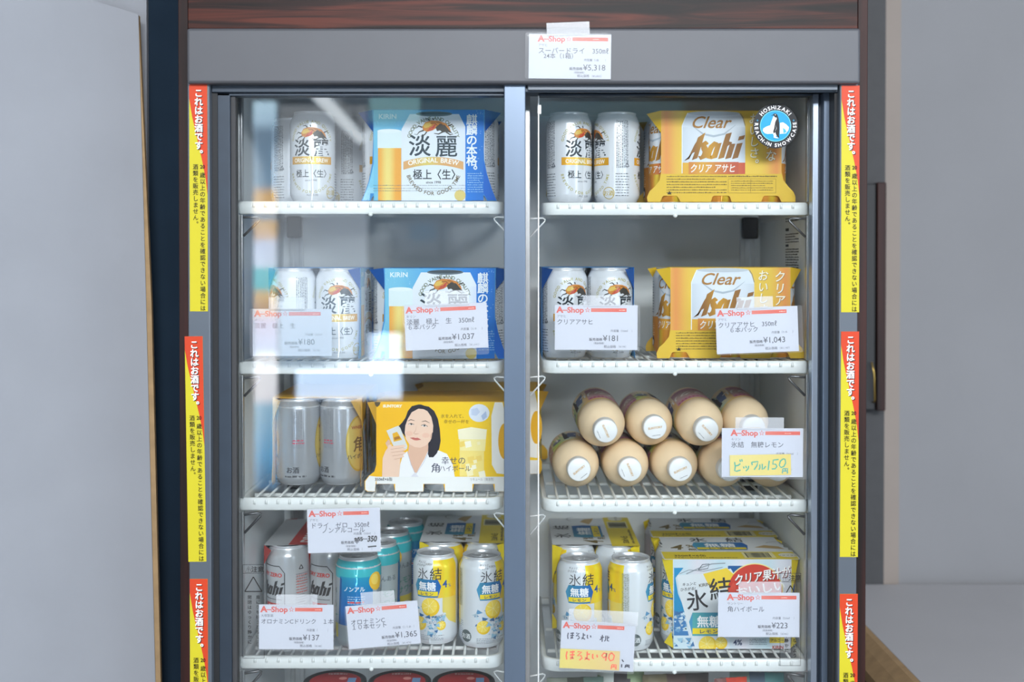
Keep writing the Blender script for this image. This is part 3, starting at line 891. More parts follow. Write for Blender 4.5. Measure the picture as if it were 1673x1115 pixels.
def note_b(A, w, h):
    A.grid(0, 0, w, h, lambda u, v: C(212, 200 - 6 * u / w, 118 - 22 * u / w), 1, 6)
    hand(A, BI + D150, C(24, 160, 140), 2.0, 5, 5.5, 0.96); hand(A, EN, C(24, 150, 150), 1.7, 6, 3.6, 0.96)
card(1245.5, 740, 133, 80, -0.2, CR, card_art(133, 80, 'キリン', [('氷結　無糖レモン', 0, 10.8)], '', ('350㎖', '¥198'), {'x0': 15}),
     'white price card with a yellow note in green handwriting, over the cream bottles', (1201, 682, 1280, 702, -0.4), (0, 3, 6, 0), (13, 3, 113, 37, 1.2, note_b))
def scrib(A):
    A.text('±55', 76, 18, 9, C(24, 24, 28), 3, bold=0.05); A.text('350', 97, 16.8, 13, C(24, 24, 28), 3, bold=0.045, shear=0.2, sx=0.8)
    A.stroke([(76, 22), (98, 21)], 1.2, C(24, 24, 28), 3); A.stroke([(98, 8), (112, 9)], 2.2, C(24, 24, 28), 3)
a_ = card_art(119, 72, 'アサヒ', [('ドライ　ゼロ　350㎖', 2, 10.2), ('ノンアルコール', 20, 10.2)], '¥', ('350㎖', '　　　'), {'pe': 84}); scrib(a_)
card(562, 867, 119, 72, 1.4, CL, a_, 'white price card with a price crossed out by hand, below the yellow pack', None, (1, 1, 2, 2))
card(484, 1025, 122, 73.5, -0.3, CL, card_art(122, 73.5, '大塚製薬', [('オロナミンCドリンク　１本', 0, 9.4)], '¥137', ('　　', '¥148'), {'pe': 99}),
     'white price card reading ¥137 at the foot of the silver cans', (452, 971, 519, 990, 0), (2, 2, 2, 2))
card(626, 1021.5, 118, 71, 4.9, CL, card_art(118, 71, '', [('オロナミンC', 3, 10), ('１０本セット', 3, 10)], '¥1,365', ('１０本', '¥1,474'), {'pe': 113}),
     'white price card reading ¥1,365 in front of the teal cans', (590, 966, 645, 988, 4), (2, 2, 2, 1))
HO = [[(2, 14), (1, 8), (2, 2)], [(6, 13), (13, 14)], [(6, 9), (13, 9.5)], [(10, 15), (10, 4), (7, 3), (7, 6), (12, 4)], [(17, 14), (23, 14), (17, 8), (22, 9), (24, 5), (20, 2)],
      [(31, 15), (31, 5), (28, 3), (28, 6), (35, 3)], [(31, 11), (35, 11.5)], [(39, 12), (39, 6), (41, 5)], [(45, 11), (46, 7)]]
N90 = [[(59, 13), (55, 14), (52, 10), (55, 7), (59, 10), (59, 14), (58, 3)], [(66, 15), (63, 12), (62, 7), (65, 3), (69, 5), (70, 11), (66, 15)]]
MOMO = [[(62, 10), (68, 10)], [(65, 14), (65, 2)], [(65, 9), (61, 5)], [(71, 13), (71, 6), (69, 3)], [(74, 13), (74, 4), (77, 4)], [(70, 10), (71, 9)], [(77, 11), (75, 9)]]
def note_h(A, w, h):
    A.grid(0, 0, w, h, lambda u, v: C(212, 198 - 14 * u / w, 92 + 26 * u / w), 1, 6)
    hand(A, HO, C(238, 92, 52), 2.2, 9, 12, 1.14); hand(A, N90, C(238, 92, 52), 2.2, 9, 12, 1.14)
    hand(A, EN, C(238, 92, 52), 1.8, 9.5 - 84 * 0.9 + 76, 3, 0.9)
a_ = card_art(121, 79, '', [], None, ('', ''))
hand(a_, HO, C(30, 34, 60), 1.7, 10, 47, 0.85); hand(a_, MOMO, C(30, 34, 60), 1.7, 6, 45, 0.95)
hand(a_, [[(2, 12), (5, 8)], [(2, 4), (2, -1), (3, -1)], [(9, 3), (8, -2)], [(9, 3), (15, 3), (15, -2)], [(9, 0.5), (15, 0.5)], [(12, 3), (12, 0)]], C(30, 34, 60), 2.0, 100, 8, 0.95)
card(976, 1056, 121, 79, -3.0, CR, a_, 'white price card with red handwriting on a yellow note, by the lemon cans', (929, 997, 1042, 1020, -3), (2, 3, 2, 1), (0, 1, 98, 33, 0.3, note_h))
card(1239.5, 1005, 133.5, 73, -0.2, CR, card_art(133.5, 73, 'サントリー', [('角ハイボール', 0, 10.2)], '¥223', ('350㎖', '¥245'), {'x0': 15, 'pe': 114}),
     'white price card reading ¥223 in front of the boxed lemon pack', (1206, 950, 1276, 970, 0), (0, 0, 1, 1))

# ------------------------------------------------------------------ the round emblem on the right door
def badge():
    c = W(1267, 206, CR); k = CR / F
    root = empty('round_sticker', (c.x, CR, c.z))
    A = Art(); BK, BL, WH = C(24, 26, 30), C(20, 150, 200), C(226, 224, 226)
    A.ell(0, 0, 36.5, 36.5, BK, 0, 64); A.ring(0, 0, 24.4, 25.4, C(120, 205, 225), 2, 48); A.ell(0, 0, 24.6, 24.6, BL, 1, 48)
    A.arc('HOSHIZAKI', 0, 0, 30.4, PI / 2 + 0.02, 8.6, WH, 2, bold=0.03, gap=0.14, fit=1.85)
    A.arc('REACH-IN SHOWCASE', 0, 0, 31.2, -PI / 2 + 0.02, 8.0, WH, 2, flip=True, bold=0.03, gap=0.14, fit=3.5)
    for x in (-29.5, 29.5): A.poly([(x - 1.6, 9), (x, 7.2), (x + 1.6, 9), (x, 10.8)], C(40, 130, 170), 2)
    A.poly([(-21, -8), (-20, -4), (-15, -1), (-8, 1.5), (-3, 3), (2, 2), (2, -12), (-13, -13), (-17, -12)], C(222, 224, 228), 2)
    A.poly([(7, -13), (7, 5), (12, 6), (17, 3), (22, -2), (21, -7), (17, -12)], C(222, 224, 228), 2)
    A.poly([(13, -12), (12, -3), (16, -6), (18, -10)], C(70, 170, 205), 3); A.poly([(-8, 1), (-7, -3), (-6, -1)], C(70, 170, 205), 3)
    # the standing penguin of the crest: white front, black back, head to the left
    A.poly([(-3.5, 16), (1, 14), (4, 8), (4, -8), (2, -15), (-1, -18.5), (-3, -19), (-3, -15), (-6, -9), (-8, -3), (-8.5, 2), (-6.5, 8)], C(236, 236, 236), 3)
    A.poly([(-3, 17), (-4.6, 18.2), (-3, 20), (0, 20.4), (2.6, 18.6), (4.6, 13), (6.2, 4), (6.4, -6), (5.6, -15), (6.4, -20), (3, -17.5), (0.5, -13.5), (-0.5, -10), (-3, -12.5), (-4, -9), (-2.5, -4), (-1.5, 2), (-0.5, 7), (2, 12), (2, 14), (-1, 13.6)], BK, 4)
    A.stroke([(-4, 17.8), (-7.5, 16.6)], [1.3, 0.3], BK, 4); A.ell(-0.6, 18.2, 0.8, 0.8, C(235, 235, 235), 5, 10)
    A.stroke([(0, 1), (1.5, -4), (-1, -9)], [0.3, 0.9, 0.3], C(150, 160, 165), 5)
    A.poly([(-3, -18.5), (-0.5, -17), (5.5, -20), (-1, -19.8)], C(236, 236, 236), 5); A.poly([(-4.5, -20.2), (2, -20.6), (-1, -19.6)], BK, 4)
    b = MB()
    b.art(A, lambda u, v, l: Vector((u * k, -0.0003 - l, v * k)), 'sticker_print', dl=0.00006)
    b.sheet([(36.5 * math.cos(2 * PI * i / 48), 36.5 * math.sin(2 * PI * i / 48)) for i in range(48)], lambda u, v, l: Vector((u * k, -0.0002 - l, v * k)), 0.0003, 'sticker_print', BK)
    b.fin('printed_disc', root)
    tag(root, 'round black and blue sticker with a bird emblem on the right glass door', 'sticker')
badge()

# ------------------------------------------------------------------ clear caution labels on the glass
def caution(px0, py0, px1, py1, Y, label):
    k = Y / F; w_, h_ = px1 - px0, py1 - py0; c = W(px0, py1, Y)
    root = empty('caution_label', (c.x, Y, c.z)); A = Art(); K = C(40, 38, 38)
    for s in ([(0, 0), (w_, 0)], [(w_, 0), (w_, h_)], [(w_, h_), (0, h_)], [(0, h_), (0, 0)], [(0, h_ - 14), (w_, h_ - 14)]): A.stroke(s, 0.6, K, 1)
    A.text('⚠', 3, h_ - 11.5, 10, K, 1); A.text('注意', 14, h_ - 11.5, 10.5, K, 1, bold=0.02)
    tri = [(w_ * 0.1, h_ - 44), (w_ * 0.9, h_ - 44), (w_ * 0.5, h_ - 20)]
    for i in range(3): A.stroke([tri[i], tri[(i + 1) % 3]], 1.6, K, 1)
    A.vtext('扉に手を挟まれないよう', w_ * 0.72, h_ - 50, 7, K, 1, 0.02, 8.2); A.vtext('開閉はゆっくり静かに', w_ * 0.32, h_ - 50, 7, K, 1, 0.02, 8.2)
    b = MB(); b.art(A, lambda u, v, l: Vector((u * k, -0.0003 - l, v * k)), 'sticker_print')
    b.fin('printed_warning', root)
    b = MB(); b.sheet([(0, 0), (w_, 0), (w_, h_), (0, h_)], lambda u, v, l: Vector((u * k, -0.0002 - l, v * k)), 0.0001, 'bare_film'); b.fin('clear_backing', root)
    tag(root, label, 'sticker')
caution(397, 922, 432, 1076, YGL - 0.0002, 'clear caution label with a black triangle on the left glass door')
caution(1274, 936, 1308, 1088, YGR - 0.0002, 'clear caution label with a black triangle on the right glass door')
def inner_label():
    x = xi1 - 0.0004
    A = Art(); K = C(60, 60, 62)
    A.micro(0, 70, 34, 96, 6, K, 1); A.rect(0, 55, 9, 60, K, 1); A.micro(0, 34, 34, 52, 4, K, 1); A.rect(0, 28, 8, 32, K, 1); A.micro(0, -10, 34, 26, 8, K, 1)
    o0 = W(1270, 430, 1.72)
    root = empty('instruction_label', (x, 1.70, o0.z))
    b = MB(); b.art(A, lambda u, v, l: Vector((-0.0002 - l, 0.085 - u * 0.0024, v * 0.00088)), 'paper_print')
    b.sheet([(-3, -14), (38, -14), (38, 100), (-3, 100)], lambda u, v, l: Vector((-0.0001 - l, 0.085 - u * 0.0024, v * 0.00088)), 0.0001, 'liner')
    b.fin('printed_sheet', root)
    tag(root, 'pale instruction label with fine print on the right inner wall of the fridge', 'label')
inner_label()

# ------------------------------------------------------------------ cans
MM = 0.001
CH = 131.0
CPROF = [(22, 3), (24.5, 0.6), (26, 0), (27.3, 0.8), (29.5, 4), (32.3, 9.5), (33, 13), (33, 113), (32.6, 116), (31.4, 119.5), (29.2, 124), (27.9, 127), (27.5, 128.6), (27.9, 129.2), (28.0, 130.2), (27.6, 131), (26.9, 130.9), (26.5, 130)]
def crad(v):
    for (r0, z0), (r1, z1) in zip(CPROF[3:], CPROF[4:14]):
        if z0 <= v <= z1: return r0 + (r1 - r0) * (v - z0) / (z1 - z0)
    return 33.0
def cmap(u, v, l):
    a = u / 33.0; r = (crad(v) + 0.08) * MM + l
    return Vector((r * math.sin(a), -r * math.cos(a), v * MM))
def cnorm(u, v):
    a = u / 33.0; s = (crad(v + 1) - crad(v - 1)) / 2
    return Vector((math.sin(a), -math.cos(a), -s)).normalized()
HALF = PI * 33
def strip(A, v0, v1, col, l=1, u0=-HALF, u1=HALF, m=1, n=24):
    A.grid(u0, v0, u1, v1, col, l, n, m)
SILV = C(214, 217, 222, 0.55)
def beast(A, cx, cy, k, l=2):
    """the running dragon-horse crest of the beer"""
    O, DK, RD, YE = C(206, 132, 58), C(70, 66, 60), C(196, 52, 62), C(222, 186, 90)
    P = lambda pts: [(cx + x * k, cy + y * k) for x, y in pts]
    A.poly(P([(-16, 2), (-12, 8), (-4, 10.5), (6, 10), (15, 7), (21, 1), (23, -5), (18, -2), (12, -1), (8, 1), (3, 0), (-2, -3), (-9, -5), (-15, -3)]), O, l)
    A.poly(P([(-15, 3), (-11, 7), (-5, 8), (-3, 4), (-8, 1), (-13, 0)]), YE, l + 1)
    A.poly(P([(2, 1), (8, 6), (15, 4), (20, -2), (25, -7), (17, -5), (12, -6), (8, -3), (4, -4)]), DK, l + 1)
    for q in ([(-7, -1), (-2, 1), (2, 5)], [(-9, -3), (-3, -2), (1, 2)]): A.stroke(P(q), 1.3 * k, RD, l + 2)
    for q in ([(-16, 1), (-21, 3), (-24, 0)], [(-14, -3), (-20, -5), (-23, -9), (-27, -8)], [(-10, -5), (-13, -9), (-18, -11)], [(12, -5), (6, -8), (0, -7)], [(16, -5), (22, -9), (26, -8)], [(-6, 10), (-9, 13), (-13, 12)], [(-1, 11), (-2, 14)], [(19, 3), (24, 5), (27, 2)]):
        A.stroke(P(q), [1.9 * k, 1.4 * k, 0.7 * k, 0.5 * k][:len(q)], DK, l + 2)
    for q in ([(-5, 6), (1, 7), (5, 3)], [(3, 8), (9, 7), (13, 3)]): A.stroke(P(q), 0.8 * k, C(120, 76, 40), l + 2)
GOLD, KAN = C(176, 168, 100), C(44, 52, 58)
def label_tan(k=1.0):
    A = Art()
    A.arc('GOOD VALUE AND QUALITY', 0, 84, 31, PI / 2, 5.6, GOLD, 2, bold=0.02, fit=2.9)
    A.arc('BREWED FOR GOOD TIME', 0, 45, 31, -PI / 2, 5.6, GOLD, 2, flip=True, bold=0.02, fit=2.9)
    beast(A, 1, 97, 0.95)
    A.text('淡', -27, 68, 26, KAN, 2, bold=0.012); A.text('麗', 2, 68, 26, KAN, 2, bold=0.012)
    A.grid(-32, 54, 32, 65, lambda u, v: C(236, 168 + 36 * (1 - min(1, abs(u) / 32)), 40 + 60 * (1 - min(1, abs(u) / 32)), 0.3), 2, 12)
    A.text('ORIGINAL BREW', 0, 56.6, 8.4, C(250, 246, 236), 3, 'c', bold=0.02, width=52)
    A.text('極上〈生〉', 0, 36, 12, KAN, 2, 'c', bold=0.012, width=46)
    A.text('since 1998', 0, 29.5, 4.0, SOFT, 2, 'c')
    A.text('ALC. 5.5%', 2, 8.5, 4.0, SOFT, 2, 'c')
    return A
def art_tan():
    A = Art(); strip(A, 1.5, 126, C(226, 229, 234, 0.12), 1)
    L_ = label_tan()
    A.add(L_); A.add(L_, HALF)
    for c in (HALF / 2, -HALF / 2):
        A.vmicro(c - 9, 50, c + 9, 118, 7, C(116, 120, 126), 2, 3); A.micro(c - 10, 9, c + 10, 44, 9, C(120, 124, 130), 2, 0.4, 3)
        t = [(c + 4, 52), (c + 10, 52), (c + 7, 57.5)]
        for i in range(3): A.stroke([t[i], t[(i + 1) % 3]], 0.9, C(96, 100, 108), 3)
        A.ring(c - 20, 14, 7.8, 8.8, C(190, 166, 70), 2, 24); A.text('お酒', c - 20, 11, 8, C(190, 166, 70), 2, 'c', bold=0.02)
    return A
LB, LY, ICE = C(24, 98, 172), C(242, 216, 40), C(120, 168, 196)
def hexbadge(A, cx, cy, w_, h_, l=3):
    A.grid(cx - w_ / 2 + 5, cy - h_ / 2, cx + w_ / 2 - 5, cy + h_ / 2, lambda u, v: C(24 + 40 * (0.5 - (u - cx) / w_), 96 + 50 * (0.5 - (u - cx) / w_), 172), l, 6)
    A.poly([(cx - w_ / 2 + 5, cy - h_ / 2), (cx - w_ / 2 + 5, cy + h_ / 2), (cx - w_ / 2, cy + h_ * 0.1)][::-1], C(70, 150, 190), l)
    A.poly([(cx + w_ / 2 - 5, cy - h_ / 2), (cx + w_ / 2, cy + h_ * 0.1), (cx + w_ / 2 - 5, cy + h_ / 2)], LB, l)
    A.text('無糖', cx, cy - h_ * 0.08, h_ * 0.52, C(246, 248, 250), l + 1, 'c', bold=0.035)
    A.rect(cx - w_ / 2 + 5, cy - h_ * 0.42, cx + w_ / 2 - 5, cy - h_ * 0.17, LY, l + 1)
    A.text('レモン', cx, cy - h_ * 0.385, h_ * 0.2, C(30, 60, 110), l + 2, 'c', bold=0.03, width=w_ * 0.45)
def lemon(A, cx, cy, r, l=3):
    A.ell(cx, cy, r, r, C(238, 196, 40), l); A.ell(cx - r * 0.1, cy + r * 0.12, r * 0.86, r * 0.84, C(246, 216, 84), l + 1)
    for i in range(7):
        a = i * 2 * PI / 7; A.stroke([(cx - r * 0.1, cy + r * 0.12), (cx - r * 0.1 + r * 0.8 * math.cos(a), cy + r * 0.12 + r * 0.78 * math.sin(a))], 0.5, C(250, 238, 170), l + 2)
def shards(A, u0, v0, u1, v1, n, l=2, seed=3):
    rs = random.Random(seed)
    for i in range(n):
        x, y, q = rs.uniform(u0, u1), rs.uniform(v0, v1), rs.uniform(2, 6)
        c = rs.choice((C(150, 190, 212), C(96, 150, 190), C(200, 220, 230), C(60, 110, 160), C(178, 196, 206)))
        a = rs.random() * 6
        A.poly([(x + q * math.cos(a + t), y + q * math.sin(a + t) * 0.8) for t in (0, 1.9 + rs.random() * 0.4, 4.0 + rs.random() * 0.5)], c, l)
HK = C(52, 52, 56)
def label_hyo():
    A = Art()
    shards(A, -26, 16, 24, 62, 46)
    def yl(u, v): return C(246, 214 + 10 * math.sin(u * 0.3), 40 + 60 * max(0, (80 - v) / 40), 0.15)
    A.grid(6, 70, 46, 124.5, yl, 2, 10, 4)
    A.poly([(20, 70), (20, 50), (30, 36), (46, 28), (46, 70)], C(244, 222, 110, 0.2), 1)
    A.text('氷', -19, 98, 18.5, HK, 4, bold=-0.006); A.text('結', 1, 98, 18.5, HK, 4, bold=0.004)
    A.text('KIRIN', 0, 117.6, 4.2, C(110, 104, 90), 4, 'c'); A.text('キュンと', -20, 120, 3.6, HK, 4, shear=0.2); A.text('ひろがる!', -21, 115.6, 3.6, HK, 4, shear=0.2)
    hexbadge(A, -3, 84, 42, 26)
    A.text('4', 20, 85, 15, C(40, 84, 150), 4, bold=0.02); A.text('%', 29, 85, 7, C(40, 84, 150), 4)
    lemon(A, 2, 57, 13.5); lemon(A, -14, 32, 10); lemon(A, 18, 30, 7)
    shards(A, -12, 22, 20, 44, 16, 6, 9)
    A.text('クリア果汁が', 8, 41, 4.4, C(70, 70, 66), 7, 'c', rot=0.15); A.text('おいしい', 10, 34, 5, C(50, 70, 110), 7, 'c', rot=0.15)
    A.micro(-24, 8, 22, 17, 4, C(120, 126, 134), 3, 0.4, 2.5)
    return A
def art_hyo():
    A = Art(); strip(A, 1.5, 126, C(226, 231, 236, 0.12), 0)
    L_ = label_hyo()
    A.add(L_); A.add(L_, HALF); A.add(L_, -HALF)
    for c in (-HALF / 2 - 3, HALF / 2 + 8):
        A.vmicro(c - 5, 60, c + 6, 114, 5, C(130, 138, 120), 5, 2.5); A.micro(c - 8, 6, c + 8, 40, 12, C(120, 140, 165), 5, 0.4, 2.5)
        A.ell(c + 14, 18, 9, 9, C(96, 108, 110), 6, 24); A.text('お酒', c + 14, 14.8, 8, C(226, 230, 232), 7, 'c', bold=0.03)
    return A
BRZ = C(150, 98, 44)
def asahi_word(A, u, v, w_, h, col, l):
    """heavy slanted lettering of the brewery: A, s, a, h, i"""
    S = lambda x, y: (u + (x / 100.0 + y * 0.0016) * w_, v + y / 100.0 * h)
    def bar(x0, x1, y0, y1, top=0): A.poly([S(x0, y0), S(x1, y0 + 6), S(x1, y1), S(x0, y1 - top)], col, l)
    A.poly([S(-4, -5), S(4, 2), S(6, 30), S(9, 46), S(9, 86), S(21, 106), S(21, 6), S(11, -2), S(12, 30), S(8, 26), S(5, 8)], col, l)
    A.poly([S(2, 6), S(5, 2), S(9, 40), S(17, 96), S(13, 92), S(7, 60)], col, l + 0.3)
    A.stroke([S(34, 62), S(29, 66), S(25, 58), S(29, 44), S(34, 30), S(33, 14), S(27, 6), S(22, 14)], [w_ * 0.029, w_ * 0.087, w_ * 0.123, w_ * 0.131, w_ * 0.131, w_ * 0.109, w_ * 0.072, w_ * 0.022], col, l)
    A.stroke([S(53, 62), S(47, 64), S(42, 50), S(40, 28), S(43, 10), S(48, 8), S(53, 20)], [w_ * 0.043, w_ * 0.087, w_ * 0.102, w_ * 0.116, w_ * 0.102, w_ * 0.072, w_ * 0.029], col, l)
    bar(49, 60, 2, 66, 4)
    bar(63, 74, 2, 106, 6); A.stroke([S(70, 50), S(76, 66), S(80, 62)], [w_ * .03, w_ * .06, w_ * .07], col, l + 0.3); bar(77, 88, 2, 62, 0)
    bar(91, 102, 2, 66, 4); bar(91, 102, 74, 96, 6)
def label_clear(A, cx=0.0, k=1.0, dv=0.0, l=2):
    X = lambda u: cx + u * k
    A.text('Clear', X(-2), 103 * k + dv, 22 * k, C(170, 120, 56), l + 1, 'c', bold=0.012, shear=0.38, sx=1.05)
    A.stroke([(X(-29), 106 * k + dv), (X(-14), 95 * k + dv), (X(0), 92 * k + dv), (X(14), 95 * k + dv), (X(29), 107 * k + dv)], [0.5, 2.4, 3, 2.4, 0.5], C(176, 188, 200), l)
    bl = lambda u, v: C(142 + 70 * max(0, 1 - abs((u - cx) / k + 4) / 22), 96 + 60 * max(0, 1 - abs((u - cx) / k + 4) / 22), 46)
    asahi_word(A, X(-36), 61 * k + dv, 66 * k, 34 * k, bl, l + 1)
    A.grid(X(-33), 42 * k + dv, X(33), 58 * k + dv, lambda u, v: C(222 - 30 * min(1, abs((u - cx) / k + 14) / 40), 168 - 80 * min(1, abs((u - cx) / k + 14) / 40), 62), l, 12)
    A.text('クリア アサヒ', X(-1), 45 * k + dv, 12.5 * k, C(246, 244, 238), l + 1, 'c', bold=0.02, shear=0.2, width=58 * k)
def art_clear():
    A = Art(); strip(A, 56, 126, C(226, 230, 236, 0.15), 1); strip(A, 1.5, 57, lambda u, v: C(238, 160 + 46 * max(0, math.sin(u * 0.2)), 66, 0.3), 1, n=60)
    label_clear(A, 0, 0.98); label_clear(A, HALF, 0.98)
    for c in (HALF / 2, -HALF / 2):
        A.micro(c - 9, 62, c + 9, 112, 12, C(140, 144, 150), 2, 0.4, 2.5); A.ell(c + 3, 20, 7, 8, C(90, 74, 66), 2, 20); A.ell(c + 3, 18, 4.5, 4.5, C(240, 232, 222), 3, 14)
        A.micro(c - 8, 28, c + 10, 48, 6, C(250, 226, 180), 3, 0.4, 2.5)
    return A
def art_zero():
    A = Art(); strip(A, 1.5, 126, C(198, 200, 203, 0.25), 1)
    RD = C(206, 58, 46); BK = C(46, 44, 44)
    for c in (0, HALF):
        o = [(-24, 14), (-24, 92), (-16, 102), (16, 102), (24, 92), (24, 14), (-24, 14)]
        A.stroke([(c + x, y) for x, y in o], 1.3, BK, 2)
        A.text('DRY ZERO', c, 86, 8, RD, 3, 'c', bold=0.03, width=40)
        asahi_word(A, c - 23, 57, 40, 22, C(60, 58, 58), 3)
        A.stroke([(c - 20, 52), (c + 20, 52)], 0.8, BK, 2)
        A.rect(c - 12, 39, c + 16, 46, RD, 3); A.text('ビール', c + 2, 40.4, 5, C(250, 240, 236), 4, 'c', bold=0.03)
        A.text('クリアなキレ', c, 28, 7, C(60, 84, 70), 3, 'c', bold=0.02, shear=0.2); A.text('0.00%', c, 18, 6, RD, 3, 'c')
    for c in (HALF / 2, -HALF / 2):
        A.micro(c - 11, 14, c + 11, 92, 20, C(130, 120, 122), 3, 0.4, 2.4); A.micro(c - 10, 60, c + 10, 90, 7, C(200, 110, 104), 4, 0.4, 3)
        t = [(c - 6, 97), (c + 1, 97), (c - 2.5, 103)]
        for i in range(3): A.stroke([t[i], t[(i + 1) % 3]], 1.2, BK, 3)
        A.poly([(c + 14, 118), (c + 30, 118), (c + 26, 84), (c + 22, 76), (c + 20, 92)], RD, 3)
    return A
def art_teal():
    A = Art(); strip(A, 101, 126, C(62, 190, 200, 0.12), 1); strip(A, 1.5, 101, C(176, 186, 190, 0.15), 1)
    for c in (0, HALF):
        A.grid(c - 26, 34, c + 26, 104, lambda u, v: C(18, 118 + 46 * max(0, (v - 70) / 34), 206, 0.2), 2, 8, 3)
        A.poly([(c - 30, 34), (c - 26, 34), (c - 22, 100), (c - 26, 104)], C(24, 104, 178, 0.35), 2)
        A.text('ノンアル', c - 2, 84, 8, C(236, 244, 248), 3, 'c', bold=0.03); A.micro(c - 12, 42, c + 14, 78, 11, C(190, 222, 240), 3, 0.4, 3); A.micro(c - 12, 66, c + 12, 71, 1, C(230, 80, 80), 4, 0.5, 6)
    for c in (HALF / 2, -HALF / 2):
        A.text('のんある', c, 78, 9, C(70, 84, 92), 3, 'c'); A.text('レモン', c, 54, 12, C(84, 150, 130), 3, 'c', bold=0.02, rot=0.1); A.text('サワー', c + 2, 40, 12, C(84, 150, 130), 3, 'c', bold=0.02, rot=0.1)
        A.ell(c - 20, 96, 12, 13.5, C(240, 190, 40), 4, 24, 0.3); A.ell(c - 22, 99, 7, 8, C(248, 214, 90), 5, 20, 0.3)
        A.grid(c - 24, 14, c + 20, 34, C(226, 206, 70), 2, 5); A.ell(c, 16, 13, 9, C(232, 226, 214), 3)
    return A
def art_kaku():
    A = Art(); strip(A, 1.5, 125, C(190, 193, 198, 0.4), 1)
    for c in (0, HALF):
        A.ell(c, 62, 22, 42, C(206, 176, 74, 0.3), 2, 36); A.ell(c, 62, 20, 39, C(226, 200, 110, 0.3), 3, 36)
        A.text('角', c, 52, 24, C(110, 84, 50), 4, 'c', bold=0.02); A.text('ハイボール', c, 40, 8, C(60, 60, 70), 4, 'c', bold=0.02); A.text('WHISKY', c, 84, 7, C(150, 60, 50), 4, 'c', bold=0.02)
    for c in (HALF / 2, -HALF / 2):
        A.vmicro(c - 8, 56, c + 12, 112, 6, C(140, 143, 150), 2, 3); A.micro(c - 6, 62, c + 12, 70, 2, C(206, 90, 110), 3, 0.6, 4)
        A.text('お酒', c - 16, 20, 10, C(70, 70, 74), 3, bold=0.03); A.micro(c - 18, 12, c + 14, 17, 1, C(80, 80, 84), 3, 0.6, 5)
        A.micro(c - 8, 20, c + 12, 52, 8, C(150, 152, 158), 2, 0.4, 3)
    return A
def can_geo(b, art, ribs=False, only_lid=None):
    pr = [(r * MM, z * MM) for r, z in CPROF]
    if ribs:
        extra = []
        for i in range(4):
            z = 103 + i * 3.2; extra += [(33.0, z), (32.2, z + 1.0), (32.2, z + 1.8)]
        pr = [(r * MM, z * MM) for r, z in CPROF[:7] + extra + [(33, 116)] + CPROF[9:]]
    b.lathe(pr, 'can_silver', 48, cap1=False)
    b.art(art, cmap, 'can_print', 4.2, cnorm, vcuts=(2.5, 4, 6.5, 9.5, 11.5, 13, 113, 114.5, 116, 117.8, 119.5, 121.7, 124, 125.5, 127))
def lid_geo(b):
    b.lathe([(26.7 * MM, 130.4 * MM), (26.0 * MM, 126 * MM), (25.0 * MM, 125.2 * MM), (24.2 * MM, 126.2 * MM), (0, 126.4 * MM)], 'lid_silver', 40, cap0=False)
    b.tube([(13 * MM * math.cos(a), -6 * MM + 10 * MM * math.sin(a), 126.5 * MM) for a in [PI * 2 * i / 20 for i in range(20)]], 0.5 * MM, 'lid_silver', 6, True)
def tab_geo(b):
    o = [(7.5 * math.cos(a), 7 + 11 * math.sin(a)) for a in [2 * PI * i / 24 for i in range(24)]]
    pts = [(x * MM, y * MM, 127.6 * MM) for x, y in o]
    b.tube(pts, 1.3 * MM, 'lid_silver', 6, True, 0.6)
    b.box(-6 * MM, -1 * MM, 127.0 * MM, 6 * MM, 7 * MM, 128.0 * MM, 'lid_silver', 0.0004)
    b.lathe([(0, 126.4 * MM), (2.6 * MM, 126.4 * MM), (2.6 * MM, 128.6 * MM), (0, 128.8 * MM)], 'lid_silver', 14)
    return b
def can_set(art, ribs=False):
    """meshes of one kind of can: body, lid, pull tab, and all in one for the packs"""
    b = MB(); can_geo(b, art, ribs); o1 = b.fin('can_body')
    b = MB(); lid_geo(b); o2 = b.fin('lid')
    b = MB(); tab_geo(b); o3 = b.fin('pull_tab')
    m = []
    for o in (o1, o2, o3): m.append(o.data); bpy.data.objects.remove(o)
    b = MB(); can_geo(b, art, ribs); lid_geo(b); tab_geo(b); o4 = b.fin('can'); m.append(o4.data); bpy.data.objects.remove(o4)
    return m
TAN, HYO, CLR, ZERO, TEAL, KAKU = can_set(art_tan()), can_set(art_hyo()), can_set(art_clear()), can_set(art_zero()), can_set(art_teal(), True), can_set(art_kaku(), True)
def can(ms, px, Y, z, rz, label, name='beer_can', cat='can', group=None):
    x = (px - CX) / F * Y
    root = empty(name, (x, Y, z + 0.0006), R(rz))
    part(ms[0], 'can_body', root); l = part(ms[1], 'lid', root, rz=R(20)); part(ms[2], 'pull_tab', root, rz=R(20))
    return tag(root, label, cat, group)
G1 = 'white-silver beer cans on the top shelf'
can(TAN, 512, 1.70, SZL[0], 4, 'white-silver beer can with large dark characters facing front, left of the top blue pack', group=G1)
can(TAN, 479, 1.778, SZL[0], 60, 'white-silver beer can half hidden at the far left of the top shelf', group=G1)
can(TAN, 569, 1.842, SZL[0], 95, 'white-silver beer can with fine print, tucked behind the left end of the top blue pack', group=G1)
can(TAN, 929.5, 1.695, SZR[0], 34, 'white-silver beer can nearest the door edge on the top right shelf', group=G1)
can(TAN, 1007.5, 1.695, SZR[0], -81, 'white-silver beer can with its fine print in front, beside the top yellow pack', group=G1)
can(TAN, 933, 1.775, SZR[0], 120, 'white-silver beer can in the second row behind the one nearest the door edge', group=G1)
can(TAN, 1006, 1.775, SZR[0], 10, 'white-silver beer can in the second row behind the one with fine print', group=G1)
G2 = 'teal lemon drink cans'
can(TEAL, 585, 1.70, SZL[3], 0, 'teal and blue drink can in front, behind the ¥1,365 card', 'drink_can', group=G2)
